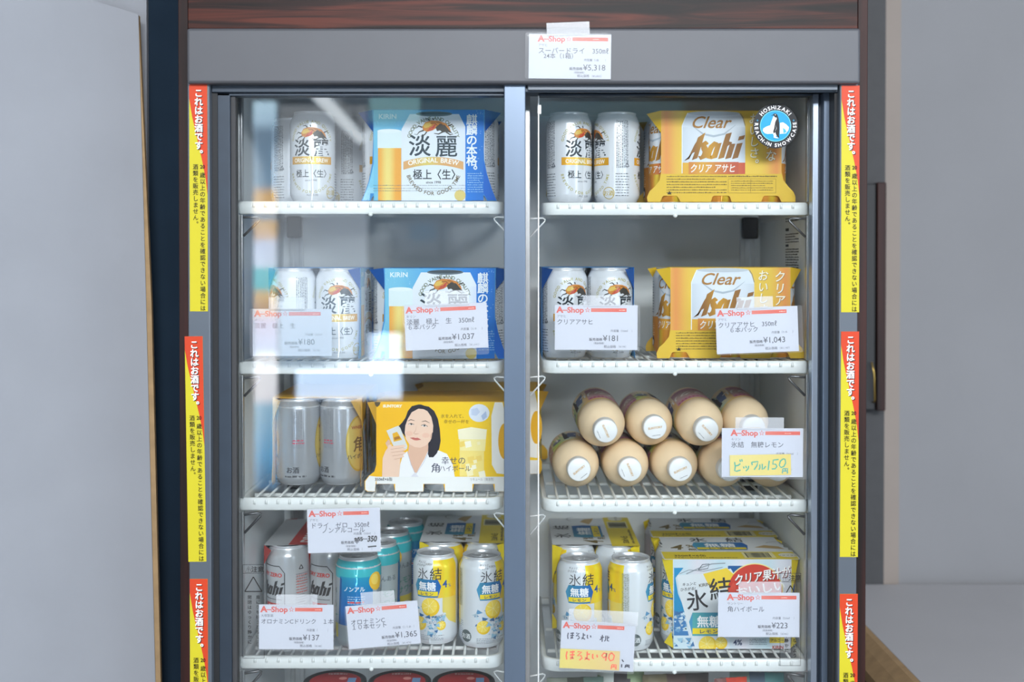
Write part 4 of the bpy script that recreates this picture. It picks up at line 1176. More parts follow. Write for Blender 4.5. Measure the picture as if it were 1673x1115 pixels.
can(TEAL, 617, 1.774, SZL[3], -62, 'teal drink can second from the front with a lemon on its shoulder', 'drink_can', group=G2)
can(TEAL, 638, 1.846, SZL[3], -40, 'teal drink can third from the front, only its top rim clear', 'drink_can', group=G2)
can(TEAL, 662, 1.915, SZL[3], 30, 'teal drink can farthest back in its row', 'drink_can', group=G2)
G3 = 'white and yellow lemon drink cans'
can(HYO, 711, 1.715, SZL[3], -13, 'white and yellow lemon can beside the ¥1,365 card, whole label facing front', 'drink_can', group=G3)
can(HYO, 787, 1.70, SZL[3], 30, 'white lemon can next to the door post with a grey round mark low on it', 'drink_can', group=G3)
can(HYO, 947, 1.70, SZR[3], 2, 'white and yellow lemon can above the red handwritten card', 'drink_can', group=G3)
can(HYO, 1031, 1.70, SZR[3], 76, 'lemon can with a bare silver side, beside the boxed lemon pack', 'drink_can', group=G3)

# ------------------------------------------------------------------ six packs in cardboard carriers
def six_pack(ms, x, yf, z, rz, outline, art, ear, back, label, cat, name, rots, top=None, toph=None, halftop=86, group=None, ear2=None, earw=107, earv=103):
    """x, yf = middle of the front face towards the camera; rz 0 shows the long side, 90 the end"""
    yc = yf + (66.6 if rz == 0 else 99) * MM
    root = empty(name, (x, yc, z + 0.0006), R(rz))
    tag(root, label, cat, group)
    i = 0
    for gx in (-66, 0, 66):
        for gy in (-33, 33):
            part(ms[3], 'can', root, (gx * MM, gy * MM, 0), R(rots[i % len(rots)] - rz)); i += 1
    fm = lambda u, v, l: Vector((u * MM, -66.7 * MM - l, v * MM))
    bm_ = lambda u, v, l: Vector((-u * MM, 66.7 * MM + l, v * MM))
    b = MB()
    b.sheet(outline, fm, 0.0004, 'paper_print', back); b.sheet(outline, bm_, 0.0004, 'paper_print', back)
    um = max(abs(p[0]) for p in outline) - 0.2
    b.art(art, fm, 'paper_print', clip=[((0, 1.2, 0), (0, -1, 0)), ((0, 130.9, 0), (0, 1, 0)), ((um, 0, 0), (1, 0, 0)), ((-um, 0, 0), (-1, 0, 0))])
    H2 = CH + 0.6
    th = toph or [(-halftop, -66.7), (halftop, -66.7), (halftop + 3, -40), (halftop, -33), (halftop - 3, 0), (halftop, 33), (halftop + 3, 40), (halftop, 66.7), (-halftop, 66.7), (-halftop - 3, 40), (-halftop, 33), (-halftop + 3, 0), (-halftop, -33), (-halftop - 3, -40)]
    tm = lambda u, v, l: Vector((u * MM, v * MM, H2 * MM + l))
    b.sheet(th, tm, 0.0004, 'paper_print', back)
    if top: b.art(top, tm, 'paper_print')
    for sx in (-1, 1):
        for sy in (-1, 1):
            for (q, cc) in (([(halftop, 66.7, H2), (earw, 52, H2 - 3), (halftop, 66.7, earv)], ear), ([(outline_low(outline), 66.7, 2), (earw - 3, 54, 6), (halftop + 2, 66.7, 26)], ear2)):
                if cc is None: continue
                A = [b.bm.verts.new((sx * p[0] * MM, sy * p[1] * MM, p[2] * MM)) for p in q]
                B = [b.bm.verts.new((sx * p[0] * MM, sy * (p[1] - 0.5) * MM, p[2] * MM)) for p in q]
                if sx * sy > 0: A, B = B, A
                b.face(A[::-1] if sx * sy < 0 else A[::-1], 'paper_print', False, cc); b.face(B, 'paper_print', False, cc)
                for j in range(3): b.face([A[j], A[(j + 1) % 3], B[(j + 1) % 3], B[j]], 'paper_print', False, cc)
    b.fin('cardboard_carrier', root)
    return root
def outline_low(o): return max(p[0] for p in o if p[1] < 8)

def arch(u0, u1, v, n=5):
    return [(u0, 1.0)] + [(u0 + (u1 - u0) * t, v * (1 - abs(2 * t - 1) ** 3)) for t in [0.12, 0.25, 0.5, 0.75, 0.88]] + [(u1, 1.0)]
# the blue beer pack
KO = [(-97, 1), (-92, 12), (-86, 30), (-81, 55), (-79.5, 90), (-80, 118), (-81, 131), (80, 131), (79.5, 110), (78.5, 75), (79, 60), (83, 40), (90, 18), (97, 1)]
KO = [(97, 1)] + [(90, 18), (83, 40), (79, 60), (78.5, 75), (79.5, 110), (80, 131), (-81, 131), (-80, 118), (-79.5, 90), (-81, 55), (-86, 30), (-92, 12), (-97, 1)] + arch(-84, -61, 11) + arch(62, 83, 11)
def art_bluepack():
    A = Art(); k = 7.51; P = lambda x, y: ((x - 727) / k, (1050 - y) / k + 1)
    bl = lambda u, v: C(120 - 92 * max(0, min(1, (u + 60) / 120)), 194 - 76 * max(0, min(1, (u + 60) / 120)), 224 - 14 * max(0, (u + 60) / 120))
    A.grid(-79, 1.5, 78, 130.8, bl, 1, 14, 4)
    A.poly([(-79, 55), (-79, 20), (-88, 20), (-84, 33)], C(130, 200, 226), 1); A.poly([(-79, 20), (-79, 12), (-61, 12), (-61, 2), (-97, 2), (-88, 20)][::-1][:0] or [(-88, 20), (-95, 2), (-85, 2), (-84, 11.8), (-79, 12), (-79, 20)], C(150, 208, 230), 1)
    A.poly([(78, 60), (83, 38), (90, 18), (96, 2), (84, 2), (78, 12)][::-1], C(16, 104, 206), 1)
    # the glass of beer
    A.grid(*P(180, 1045), *P(430, 480), lambda u, v: C(240, 170 + 50 * max(0, math.sin((u + 70) * 0.14)), 70 + 60 * max(0, math.sin((u + 70) * 0.14))), 2, 8, 3)
    A.grid(*P(175, 482), *P(432, 300), lambda u, v: C(222, 238, 240), 2, 4)
    A.ell(*P(300, 300), 17, 3, C(230, 242, 244), 3)
    # the printed can
    x0, y0 = P(432, 1048); x1, y1 = P(1118, 118)
    A.poly([(x0, y0), (x1, y0), (x1, y1 - 18), (x1 - 9, y1), (x0 + 12, y1), (x0, y1 - 22)], C(226, 234, 242), 3)
    A.grid(x0 + 78, y0, x1, y1 - 20, lambda u, v: C(226 - 10 * (u - x0 - 78) / 14, 234 - 8 * (u - x0 - 78) / 14, 244), 4, 3)
    cx = (x0 + x1) / 2
    A.ell(cx + 1, y1 + 0.2, 26, 3.6, C(96, 110, 120), 4, 30); A.ell(cx + 1, y1 + 1.0, 24, 2.0, C(60, 72, 80), 5, 30)
    A.arc('GOOD VALUE AND QUALITY', cx, 84, 36, PI / 2, 7.2, C(120, 128, 100), 5, bold=0.02, fit=2.7, sy=0.98)
    A.arc('BREWED FOR GOOD TIME', cx, 47, 37, -PI / 2, 7.4, C(120, 108, 80), 5, flip=True, bold=0.02, fit=2.6, sy=0.95)
    beast(A, cx + 1, 105, 1.05, 5)
    A.text('淡', cx - 36, 68, 33, C(50, 66, 76), 5, bold=0.015); A.text('麗', cx + 2, 67, 33, C(50, 66, 76), 5, bold=0.015)
    n = 14; pts = []
    for i in range(n + 1):
        t = -1 + 2 * i / n; u = cx + t * 43; pts += [(u, 52.5 - 7 * t * t), (u, 64 - 7 * t * t)]
    A.raw(pts, [(2 * i, 2 * i + 2, 2 * i + 3, 2 * i + 1) for i in range(n)], lambda u, v: C(222, 170 + 34 * max(0, 1 - abs(u - cx + 10) / 26), 110), 5)
    A.arc('ORIGINAL BREW', cx, -80, 139.5, PI / 2, 9.4, C(250, 246, 236), 6, bold=0.02, fit=0.52)
    A.text('極上〈生〉', cx + 1, 33, 15.5, C(50, 58, 64), 5, 'c', bold=0.02, width=60); A.text('since 1998', cx, 26, 5, C(110, 110, 110), 5, 'c', bold=0.02)
    for y in (880, 912, 938): A.micro(*P(130, y + 8), *P(1120, y - 6), 1, C(110, 124, 130), 6, 0.4, 2.2)
    A.ell(cx + 38, 9, 8, 8, C(220, 200, 120), 6)
    # the line of writing and the small print on the blue field
    A.text('KIRIN', *P(186, 168), 9.6, C(226, 240, 246), 3, bold=0.02, width=25)
    A.vtext('麒麟の本格。', (1187 - 727) / k, 125, 16.2, C(238, 246, 250), 5, 0.03, 14.6)
    A.micro(*P(1140, 960), *P(1310, 740), 9, C(150, 196, 232), 5, 0.4, 2.5)
    rs = random.Random(5)
    for i in range(60):
        u = rs.choice((rs.uniform(-78, -42), rs.uniform(54, 77))); v = rs.uniform(104, 130) if u < 0 else rs.uniform(25, 130)
        A.ell(u, v, 0.5, 0.5, C(170, 216, 240), 3, 6)
    return A
BLUEART = art_bluepack()
BLU, DBLU = C(60, 140, 205), C(28, 84, 160)
GP = 'blue and white beer six-packs'
xw = lambda px, Y: (px - CX) / F * Y
KK = dict(halftop=80, earw=103, earv=100)
six_pack(TAN, xw(701, 1.665), 1.665, SZL[0], 0, KO, BLUEART, DBLU, BLU, 'blue six-pack of beer with a printed glass, on the top shelf', 'beer pack', 'beer_six_pack', (20, 0, 10, 0, -50, 0), group=GP, **KK)
six_pack(TAN, xw(719, 1.665), 1.665, SZL[1], 0, KO, BLUEART, DBLU, BLU, 'blue six-pack of beer behind the ¥1,037 price card', 'beer pack', 'beer_six_pack', (25, 0, 10, 0, -60, 0), group=GP, **KK)
six_pack(TAN, xw(510, 1.668), 1.668, SZL[1], 90, KO, BLUEART, DBLU, BLU, 'blue six-pack seen from its end behind the ¥180 price card', 'beer pack', 'beer_six_pack', (6, -58, 10, 0, 40, 0), group=GP, **KK)
six_pack(TAN, xw(962, 1.662), 1.662, SZR[1], 90, KO, BLUEART, DBLU, BLU, 'blue six-pack seen from its end behind the ¥181 price card', 'beer pack', 'beer_six_pack', (14, 24, 0, 10, 0, 0), group=GP, **KK)

# the yellow beer pack
AO = [(105, 3), (106, 9), (103, 16), (96, 23), (89, 32), (86, 44), (86, 131), (-86, 131), (-86, 44), (-88, 32), (-94, 23), (-102, 17), (-106, 8), (-105, 1)]
AO = [(106, 1)] + AO[1:] + [(-87, 1), (-84, 8.5), (-82, 10), (-64, 10), (-62, 8.5), (-58, 1), (-15, 1), (-12.5, 8.5), (-10.5, 10), (10.5, 10), (12.5, 8.5), (15, 1), (57, 1), (60, 8.5), (62, 10), (80, 10), (82.5, 8.5), (86, 1)]
def art_yellowpack():
    A = Art()
    def oy(u, v):
        t = abs(u + 20) / 66; t = min(1, t)
        s = 1 - min(1, abs(abs(u) - 78) / 18)
        return C(230 - 4 * s, 192 - 46 * s, 74 + 4 * s)
    A.grid(-85.8, 41, 85.8, 130.8, oy, 1, 24, 2)
    YB_ = C(222, 184, 56)
    A.grid(-85.8, 10.3, 85.8, 41.2, YB_, 1, 8)
    A.grid(-57.5, 1.2, -15.2, 10.4, YB_, 1, 4); A.grid(15.2, 1.2, 56.8, 10.4, YB_, 1, 4)
    for s in (-1, 1): A.poly([(s * 85.8, 40), (s * 88, 32), (s * 95, 23), (s * 102, 16.5), (s * 105, 8), (s * 104.5, 1.5), (s * 87, 1.5), (s * 85.8, 10)][::s * -1], YB_, 1)
    # the printed can
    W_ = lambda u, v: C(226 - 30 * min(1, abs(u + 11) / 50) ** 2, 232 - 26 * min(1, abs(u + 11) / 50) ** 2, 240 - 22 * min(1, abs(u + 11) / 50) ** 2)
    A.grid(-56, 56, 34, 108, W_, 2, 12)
    A.poly([(-56, 108), (34, 108), (30, 121), (26, 127), (-48, 127), (-52, 121)], C(218, 226, 236), 2)
    A.ell(-11, 127.5, 37, 3.2, C(190, 198, 206), 3); A.stroke([(-48, 128), (-51, 122), (-56, 110), (-56, 42)], 1.2, C(236, 242, 246), 4); A.stroke([(27, 127.5), (31, 121), (34, 110)], 1.2, C(150, 140, 110), 4)
    label_clear(A, -11, 1.08, -4.5, 4)
    A.grid(-56, 41, 34, 57.2, lambda u, v: C(224 - 26 * max(0, (u + 20) / 54), 172 - 90 * max(0, (u + 20) / 54), 60), 3, 10)
    A.vtext('おいしさ。', 46.5, 127, 16, C(150, 110, 60), 2, 0.03, 16.2, 0.95, 0.15); A.vtext('おいしさ。', 46, 127.5, 16, C(244, 238, 214), 3, 0.012, 16.2, 0.95, 0.15)
    A.vtext('クリアな', 70.5, 126, 17, C(160, 110, 60), 2, 0.03, 17, 0.95, 0.15); A.vtext('クリアな', 70, 126.5, 17, C(246, 240, 220), 3, 0.012, 17, 0.95, 0.15)
    K = C(110, 92, 40)
    A.micro(-78, 13, 8, 40, 7, K, 3, 0.38, 2.0); A.micro(14, 17, 74, 33, 5, K, 3, 0.36, 2.0); A.micro(10, 36, 80, 40, 1, K, 3, 0.5, 2)
    for q in ([(10, 14), (78, 14)], [(78, 14), (78, 34)], [(78, 34), (10, 34)], [(10, 34), (10, 14)], [(42, 14), (42, 34)]): A.stroke(q, 0.35, K, 3)
    A.poly([(-77, 12), (-71, 12), (-74, 17)], C(50, 44, 30), 4)
    return A
YELART = art_yellowpack()
YC, YC2 = C(222, 180, 60), C(230, 188, 50)
six_pack(CLR, xw(1178, 1.662), 1.662, SZR[0], 0, AO, YELART, YC2, YC, 'yellow six-pack of beer behind the round bird sticker', 'beer pack', 'beer_six_pack', (-62, 0, 0, 0, 110, 0), group='yellow beer six-packs', earv=100, earw=105)
six_pack(CLR, xw(1193.5, 1.666), 1.666, SZR[1], 0, AO, YELART, YC2, YC, 'yellow six-pack of beer behind the ¥1,043 price card', 'beer pack', 'beer_six_pack', (-30, 0, 0, 0, 90, 0), group='yellow beer six-packs', earv=100, earw=105)

# the highball pack with the printed woman
HO_ = [(96, 1), (99, 8), (99, 20), (96, 26), (94, 40), (94, 131), (-95, 131), (-95, 40), (-98, 30), (-106, 24), (-112, 16), (-112, 4), (-108, 1), (-97, 1), (-96, 12), (-70, 12), (-68, 1), (-27, 1), (-26, 12), (2, 12), (4, 1), (44, 1), (46, 12), (74, 12), (76, 1)]
def art_woman():
    A = Art(); k = 7.09; P = lambda x, y: ((x - 880) / k, (1085 - y) / k)
    Q = lambda l: [P(x, y) for x, y in l]
    A.grid(-94.8, 22.5, 93.8, 130.8, lambda u, v: C(250, 190 + 16 * min(1, max(0, (u + 60) / 60)), 26 + 24 * max(0, (u - 20) / 70)), 1, 12, 2)
    A.poly([(-94.8, 40), (-98, 30), (-105, 24), (-94.8, 22.5)], C(250, 190, 30), 1)
    WHT = C(240, 240, 238)
    A.grid(-94.8, 12.2, 93.8, 22.6, WHT, 1, 6); A.poly([(-94.8, 22.6), (-105, 24), (-111, 16), (-111, 4), (-107, 1.4), (-97.2, 1.4), (-96.2, 12.2)], WHT, 1)
    for u0, u1 in ((-67.8, -27.2), (4.2, 43.8), (76.2, 93.8)): A.rect(u0, 1.2, u1, 12.3, WHT, 1)
    A.poly(Q([(186, 150), (254, 150), (240, 190), (215, 210), (196, 190)])[::-1], C(90, 74, 44), 2)
    A.text('SUNTORY', *P(275, 212), 5.4, C(252, 240, 210), 2, bold=0.06, width=28)
    HR, SK, SK2, SH = C(40, 38, 48), C(244, 208, 184), C(230, 186, 160), C(244, 243, 246)
    # hair behind, neck, blouse
    A.poly(Q([(640, 182), (570, 200), (530, 250), (505, 320), (470, 370), (430, 410), (470, 470), (520, 540), (600, 560), (740, 560), (735, 660), (740, 715), (775, 730), (820, 700), (850, 640), (866, 560), (858, 440), (838, 330), (800, 250), (745, 205), (700, 196), (670, 184)])[::-1], HR, 2)
    A.poly(Q([(545, 580), (530, 700), (560, 850), (640, 925), (720, 800), (745, 700), (735, 560)]), SK2, 3)
    A.poly(Q([(525, 660), (480, 700), (450, 800), (440, 925), (700, 925), (600, 880), (560, 800)]), SH, 4)
    A.poly(Q([(740, 650), (700, 740), (620, 880), (560, 925), (860, 925), (1010, 925), (990, 800), (930, 690), (850, 655)]), SH, 4)
    A.poly(Q([(600, 880), (640, 925), (560, 925)]), C(226, 224, 232), 5); A.stroke(Q([(745, 660), (690, 780), (610, 900)]), 0.7, C(200, 198, 210), 5); A.stroke(Q([(525, 670), (560, 790), (600, 885)]), 0.7, C(200, 198, 210), 5)
    A.poly(Q([(740, 600), (735, 690), (748, 725), (790, 725), (830, 680), (858, 590), (850, 480), (780, 470), (770, 540)]), HR, 5)
    # the face
    A.poly(Q([(640, 226), (580, 246), (535, 310), (505, 390), (498, 470), (510, 540), (545, 590), (600, 620), (660, 626), (720, 600), (760, 555), (785, 480), (790, 400), (770, 310), (730, 250), (690, 230)]), SK, 4)
    A.ell(*P(778, 505), 2.6, 5, SK2, 4, 16, -0.2)
    A.poly(Q([(690, 215), (640, 225), (570, 262), (530, 330), (500, 410), (488, 480), (478, 430), (500, 330), (540, 240), (600, 195), (660, 186)]), HR, 5)
    A.poly(Q([(690, 215), (735, 245), (775, 310), (796, 400), (792, 470), (820, 470), (835, 400), (815, 290), (770, 225), (720, 200), (680, 198)])[::-1], HR, 5)
    BR = C(104, 82, 72)
    A.stroke(Q([(530, 352), (560, 338), (600, 350)]), [0.5, 1.2, 0.6], BR, 5); A.stroke(Q([(672, 358), (710, 350), (752, 372)]), [0.6, 1.2, 0.5], BR, 5)
    A.poly(Q([(538, 384), (560, 374), (592, 388), (562, 394)]), C(236, 230, 228), 5); A.poly(Q([(668, 400), (700, 388), (732, 406), (700, 412)]), C(236, 230, 228), 5)
    A.ell(*P(566, 384), 1.4, 1.2, C(50, 40, 38), 6, 12); A.ell(*P(700, 400), 1.4, 1.2, C(50, 40, 38), 6, 12)
    A.stroke(Q([(536, 384), (562, 374), (594, 388)]), 0.7, C(70, 54, 50), 7); A.stroke(Q([(666, 398), (700, 386), (734, 408)]), 0.7, C(70, 54, 50), 7)
    A.stroke(Q([(618, 400), (610, 450), (588, 478), (604, 486), (640, 482)]), [0.3, 0.5, 0.9, 0.9, 0.7], C(214, 164, 140), 5)
    A.poly(Q([(552, 524), (590, 520), (608, 526), (630, 522), (666, 544), (620, 552), (590, 548)]), C(214, 120, 108), 5)
    A.stroke(Q([(554, 525), (605, 534), (664, 544)]), 0.5, C(170, 84, 80), 6)
    A.ell(*P(545, 480), 5, 3.5, C(242, 196, 172), 5); A.ell(*P(715, 500), 5.5, 3.5, C(242, 196, 172), 5)
    # the arm, the can and the hand that holds it
    A.poly(Q([(330, 620), (300, 660), (272, 730), (265, 925), (440, 925), (452, 740), (500, 680), (440, 640)]), SK, 5)
    A.poly(Q([(300, 580), (330, 540), (350, 560), (345, 640), (320, 620)]), SK2, 5)
    A.poly(Q([(310, 450), (430, 400), (452, 420), (526, 610), (520, 640), (430, 668), (400, 650), (318, 470)]), C(222, 222, 218), 6)
    A.poly(Q([(372, 480), (420, 462), (470, 545), (385, 565)]), C(236, 178, 40), 7); A.poly(Q([(388, 520), (440, 505), (455, 530), (395, 548)]), C(180, 120, 40), 8)
    for (x0, y0, x1, y1, w_) in ((355, 628, 505, 606, 30), (358, 660, 510, 640, 32), (368, 696, 505, 676, 32), (390, 730, 490, 712, 28)):
        A.stroke(Q([(x0 - 30, y0 + 10), (x0 + 20, y0 - 4), (x1 - 20, y1 + 2), (x1, y1 + 4)]), [w_ / k, w_ / k, w_ / k * 0.9, w_ / k * 0.4], SK, 8)
        A.stroke(Q([(x0, y0 + 15), (x1 - 20, y1 + 17)]), 0.5, C(206, 156, 130), 9)
    A.poly(Q([(330, 600), (360, 590), (372, 640), (340, 700), (310, 680)]), SK, 7)
    # the ice, the glass and the writing
    A.ell(*P(1260, 270), 15, 13, C(226, 232, 242), 2, 20); A.poly(Q([(1180, 230), (1240, 215), (1270, 260), (1230, 300), (1180, 290)]), C(198, 210, 232), 3); A.poly(Q([(1280, 300), (1330, 250), (1340, 310), (1300, 345)]), C(176, 192, 222), 3)
    A.text('氷を入れて、', *P(865, 318), 6.2, C(120, 84, 30), 3, shear=0.1); A.text('幸せの一杯を', *P(895, 375), 6.2, C(120, 84, 30), 3, shear=0.1)
    A.grid(*P(1060, 920), *P(1310, 530), lambda u, v: C(250, 226, 130), 2, 6, 2); A.poly(Q([(1050, 540), (1040, 440), (1180, 415), (1340, 440), (1330, 540)]), C(248, 240, 206), 2); A.poly(Q([(1058, 540), (1330, 540), (1320, 660), (1065, 655)])[::-1], C(250, 234, 160), 3)
    rs = random.Random(11)
    for i in range(14):
        x, y = rs.uniform(1085, 1290), rs.uniform(560, 900); q = rs.uniform(18, 42)
        A.poly(Q([(x - q, y - q * 0.6), (x + q * 0.7, y - q), (x + q, y + q * 0.6), (x - q * 0.6, y + q)]), rs.choice((C(252, 240, 190), C(246, 214, 110), C(252, 246, 220))), 4)
    A.text('幸せの', *P(870, 790), 12, C(70, 74, 96), 6, bold=0.0); A.text('角', *P(765, 872), 14.5, C(60, 64, 86), 6, bold=0.005); A.text('ハイボール', *P(850, 865), 9.6, C(70, 74, 96), 6, width=45)
    A.text('350㎖×6缶', *P(190, 965), 5.6, C(80, 84, 90), 3, bold=0.03); A.text('リキュール（発泡性）', *P(1165, 965), 5, C(140, 140, 140), 3, width=34)
    A.poly(Q([(1420, 160), (1500, 160), (1530, 300), (1530, 900), (1440, 890), (1390, 800), (1385, 300)]), C(246, 244, 238), 2)
    A.ell(*P(1520, 560), 9, 26, C(240, 180, 40), 3); 
    return A
KA = C(244, 188, 48)
WOM = art_woman()
HPK = dict(halftop=94, earw=110, earv=96)
six_pack(KAKU, xw(722, 1.678), 1.678, SZL[2], 0, HO_, WOM, C(236, 180, 60), KA, 'yellow pack of highball cans printed with a dark-haired woman holding a can', 'drink pack', 'drink_six_pack', (-40, 0, 10, 0, 60, 0), group='highball six-packs', **HPK)
six_pack(KAKU, xw(782, 1.817), 1.817, SZL[2], 0, HO_, WOM, C(236, 180, 60), KA, 'yellow drink pack in the shade behind the door post on the third shelf', 'drink pack', 'drink_six_pack', (-40, 0, 10, 0, 60, 0), group='highball six-packs', **HPK)
kp = six_pack(KAKU, xw(517, 1.722), 1.722, SZL[2], 90, HO_, WOM, C(226, 180, 90), KA, 'silver highball cans in clear wrap, pack seen from its end', 'drink pack', 'drink_six_pack', (55, 95, 0, 0, 0, 0), group='highball six-packs', **HPK)
def wrap(root):
    b = MB()   # clear shrink film, loose in front of the cans
    pts = []
    for (mx, mz, a0) in ((68 - 14, 14, -PI / 2), (68 - 18, 133 - 18, 0), (-68 + 18, 133 - 18, PI / 2), (-68 + 14, 14, PI)):
        for i in range(6): pts.append((mx + 15 * math.cos(a0 + PI / 2 * i / 5), mz + 15 * math.sin(a0 + PI / 2 * i / 5)))
    A = [b.bm.verts.new((-112 * MM, -u * MM, max(1, v) * MM)) for u, v in pts]; B = [b.bm.verts.new((-40 * MM, -u * 1.03 * MM, max(0.6, v) * MM)) for u, v in pts]
    n = len(A)
    for i in range(n): b.face([A[i], A[(i + 1) % n], B[(i + 1) % n], B[i]], 'shrink_wrap', True)
    b.face(A[::-1], 'shrink_wrap')
    b.fin('clear_wrap', root)
wrap(kp)

# the non-alcoholic beer pack seen from its end
ZO = [(96, 1), (90, 18), (86, 40), (86, 131), (-86, 131), (-86, 40), (-90, 18), (-96, 1)]
def art_zpack():
    A = Art(); A.grid(-85.8, 1.5, 85.8, 130.8, C(206, 208, 210), 1, 4); A.text('DRY ZERO', 0, 60, 26, C(200, 60, 50), 2, 'c', bold=0.04, width=140); return A
def top_z():
    A = Art(); A.grid(-86, -66, 86, 66, C(200, 202, 204), 1, 4); A.rect(-86, -12, 86, 30, C(196, 70, 62), 2); A.text('DRY ZERO', 0, -6, 30, C(222, 216, 214), 3, 'c', bold=0.03, width=140); A.micro(-80, -60, 80, -22, 6, C(150, 150, 152), 2, 0.4, 3); return A
six_pack(ZERO, xw(500, 1.735), 1.735, SZL[3], 90, ZO, art_zpack(), C(190, 66, 58), C(200, 202, 204), 'silver and red beer pack seen from its end, on the lowest left shelf', 'beer pack', 'beer_six_pack', (-32, -42, 0, 0, 0, 0), top_z())

# the lemon drink packs
LO = [(85, 1), (86, 131), (-86, 131), (-85, 1)]
def art_lemonpack():
    A = Art(); k = 5.12; P = lambda x, y: ((x - 672) / k, (1035 - y) / k); Q = lambda l: [P(x, y) for x, y in l]
    A.grid(-85, 1.2, 85, 130.8, lambda u, v: C(206 + 14 * math.sin(u * 0.1), 216, 224), 1, 10, 2)
    A.poly(Q([(240, 425), (310, 425), (250, 500), (270, 620), (330, 760), (240, 770)]), C(30, 140, 190), 2)
    A.poly(Q([(640, 410), (760, 410), (700, 520), (640, 440)]), C(24, 90, 150), 2)
    A.poly(Q([(240, 740), (320, 790), (350, 930), (240, 930)]), C(60, 120, 176), 2)
    shards(A, *P(240, 1030), *P(560, 940), 30, 3, 21); shards(A, *P(245, 900), *P(330, 760), 26, 3, 22)
    # the tilted printed can
    A.poly(Q([(262, 480), (450, 470), (660, 430), (690, 480), (660, 700), (650, 1030), (400, 1030), (330, 800), (285, 640)]), C(218, 224, 228), 4)
    A.poly(Q([(455, 470), (630, 425), (690, 480), (670, 560), (520, 600)]), C(240, 206, 60), 5)
    A.stroke(Q([(330, 470), (420, 430), (520, 395), (620, 390)]), 1.6, C(150, 158, 164), 5); A.stroke(Q([(420, 440), (450, 400), (500, 395), (490, 430), (420, 440)]), 1.0, C(70, 76, 84), 6); A.stroke(Q([(280, 470), (350, 440), (460, 450), (600, 420)]), 0.8, C(120, 128, 136), 6)
    A.text('キュンと', *P(300, 560), 5.2, C(50, 50, 54), 6, rot=0.1, bold=0.02, shear=0.2); A.text('ひろがる!', *P(285, 598), 5.2, C(50, 50, 54), 6, rot=0.1, bold=0.02, shear=0.2)
    A.text('KIRIN', *P(425, 568), 6.4, C(90, 84, 70), 6, rot=0.14, bold=0.02)
    A.text('氷', *P(335, 735), 32, HK, 6, rot=0.1, bold=0.01); A.text('結', *P(505, 655), 34, HK, 6, rot=0.1, bold=0.015)
    B_ = Art(); hexbadge(B_, 0, 0, 58, 34); A.add(B_, *P(500, 845), 1.0, 3)
    lemon(A, *P(490, 1000), 13, 7); lemon(A, *P(590, 985), 9, 7)
    # the red disc and its writing
    A.ell(*P(840, 600), 41, 41, C(240, 226, 150), 5, 48); A.ell(*P(840, 600), 39.5, 39.5, C(206, 62, 46), 6, 48)
    A.text('クリア果汁が', *P(690, 555), 17, C(120, 30, 26), 7, rot=0.16, bold=0.06, shear=0.2, width=82); A.text('クリア果汁が', *P(686, 550), 17, C(246, 244, 242), 8, rot=0.16, bold=0.03, shear=0.2, width=82)
    A.text('おいしい', *P(700, 640), 16, C(246, 244, 242), 8, rot=0.16, bold=0.03, width=70)
    A.poly(Q([(640, 600), (680, 530), (700, 560), (690, 620)]), C(222, 80, 60), 7)
    A.text('4%', *P(680, 1000), 11, C(40, 60, 100), 6, bold=0.02); A.micro(*P(800, 1000), *P(930, 950), 4, C(120, 130, 140), 6, 0.4, 2.4); A.rect(*P(950, 985), *P(1060, 940), C(240, 214, 60), 5)
    A.text('アルコール', *P(955, 975), 5, C(60, 60, 50), 6, bold=0.03); A.text('KIRIN', *P(970, 1028), 6.5, C(170, 70, 60), 6, bold=0.03)
    return A
def top_lemon():
    A = Art()
    A.grid(-97.5, -66.2, 97.5, -24, lambda u, v: C(240, 214, 52), 1, 8); A.grid(-90, -24, 90, 66, C(226, 228, 230), 1, 4)
    A.text('350㎖×6缶', -82, -52, 13, C(110, 96, 40), 2, bold=0.02, sx=0.8); A.micro(-82, -62, 10, -54, 1, C(130, 112, 50), 2, 0.5, 3)
    A.rect(20, -60, 66, -28, C(236, 226, 170), 2); A.bars(24, -58, 60, -30, 18, C(60, 58, 50), 3)
    A.ell(86, -44, 14, 12, C(240, 236, 220), 2); A.text('リサイクル', 86, -48, 6, C(90, 90, 80), 3, 'c', bold=0.02)
    A.text('4', -82, -12, 42, C(120, 100, 36), 2, bold=0.02, sx=0.9, shear=0.2); A.text('%', -56, 2, 22, C(120, 100, 36), 2, bold=0.02); A.text('無糖', -56, -16, 14, C(120, 100, 36), 2, bold=0.02)
    B_ = Art(); hexbadge(B_, 0, 0, 84, 46); A.add(B_, -4, 8, 1.0, 2); A.text('氷　結', -4, 38, 28, HK, 3, 'c', bold=0.01)
    A.poly([(46, 2), (64, 16), (84, 8), (90, -8), (70, -4)], C(196, 164, 110), 2); A.ring(84, 20, 16, 17.5, C(150, 150, 150), 2, 20, 0.3, 2.6)
    return A
LP = art_lemonpack(); TL = top_lemon()
th = [(-100, -58), (-98, -66.5), (98, -66.5), (100, -58), (99, -30), (98, -24), (100, -16), (94, -10), (97, 0), (91, 6), (94, 18), (88, 24), (91, 36), (86, 44), (88, 66.5), (-88, 66.5), (-86, 44), (-91, 36), (-88, 24), (-94, 18), (-91, 6), (-97, 0), (-94, -10), (-100, -16), (-97, -24), (-99, -30)]
LK = dict(top=TL, toph=th, halftop=86, earw=100, earv=78, ear2=LY)
GL = 'lemon drink six-packs'
six_pack(HYO, xw(1197.5, 1.681), 1.681, SZR[3], 0, LO, LP, LY, C(222, 226, 228), 'boxed lemon drink pack with a red disc, front one on the lowest right shelf', 'drink pack', 'drink_six_pack', (-40, 0, 0, 0, 30, 0), group=GL, **LK)
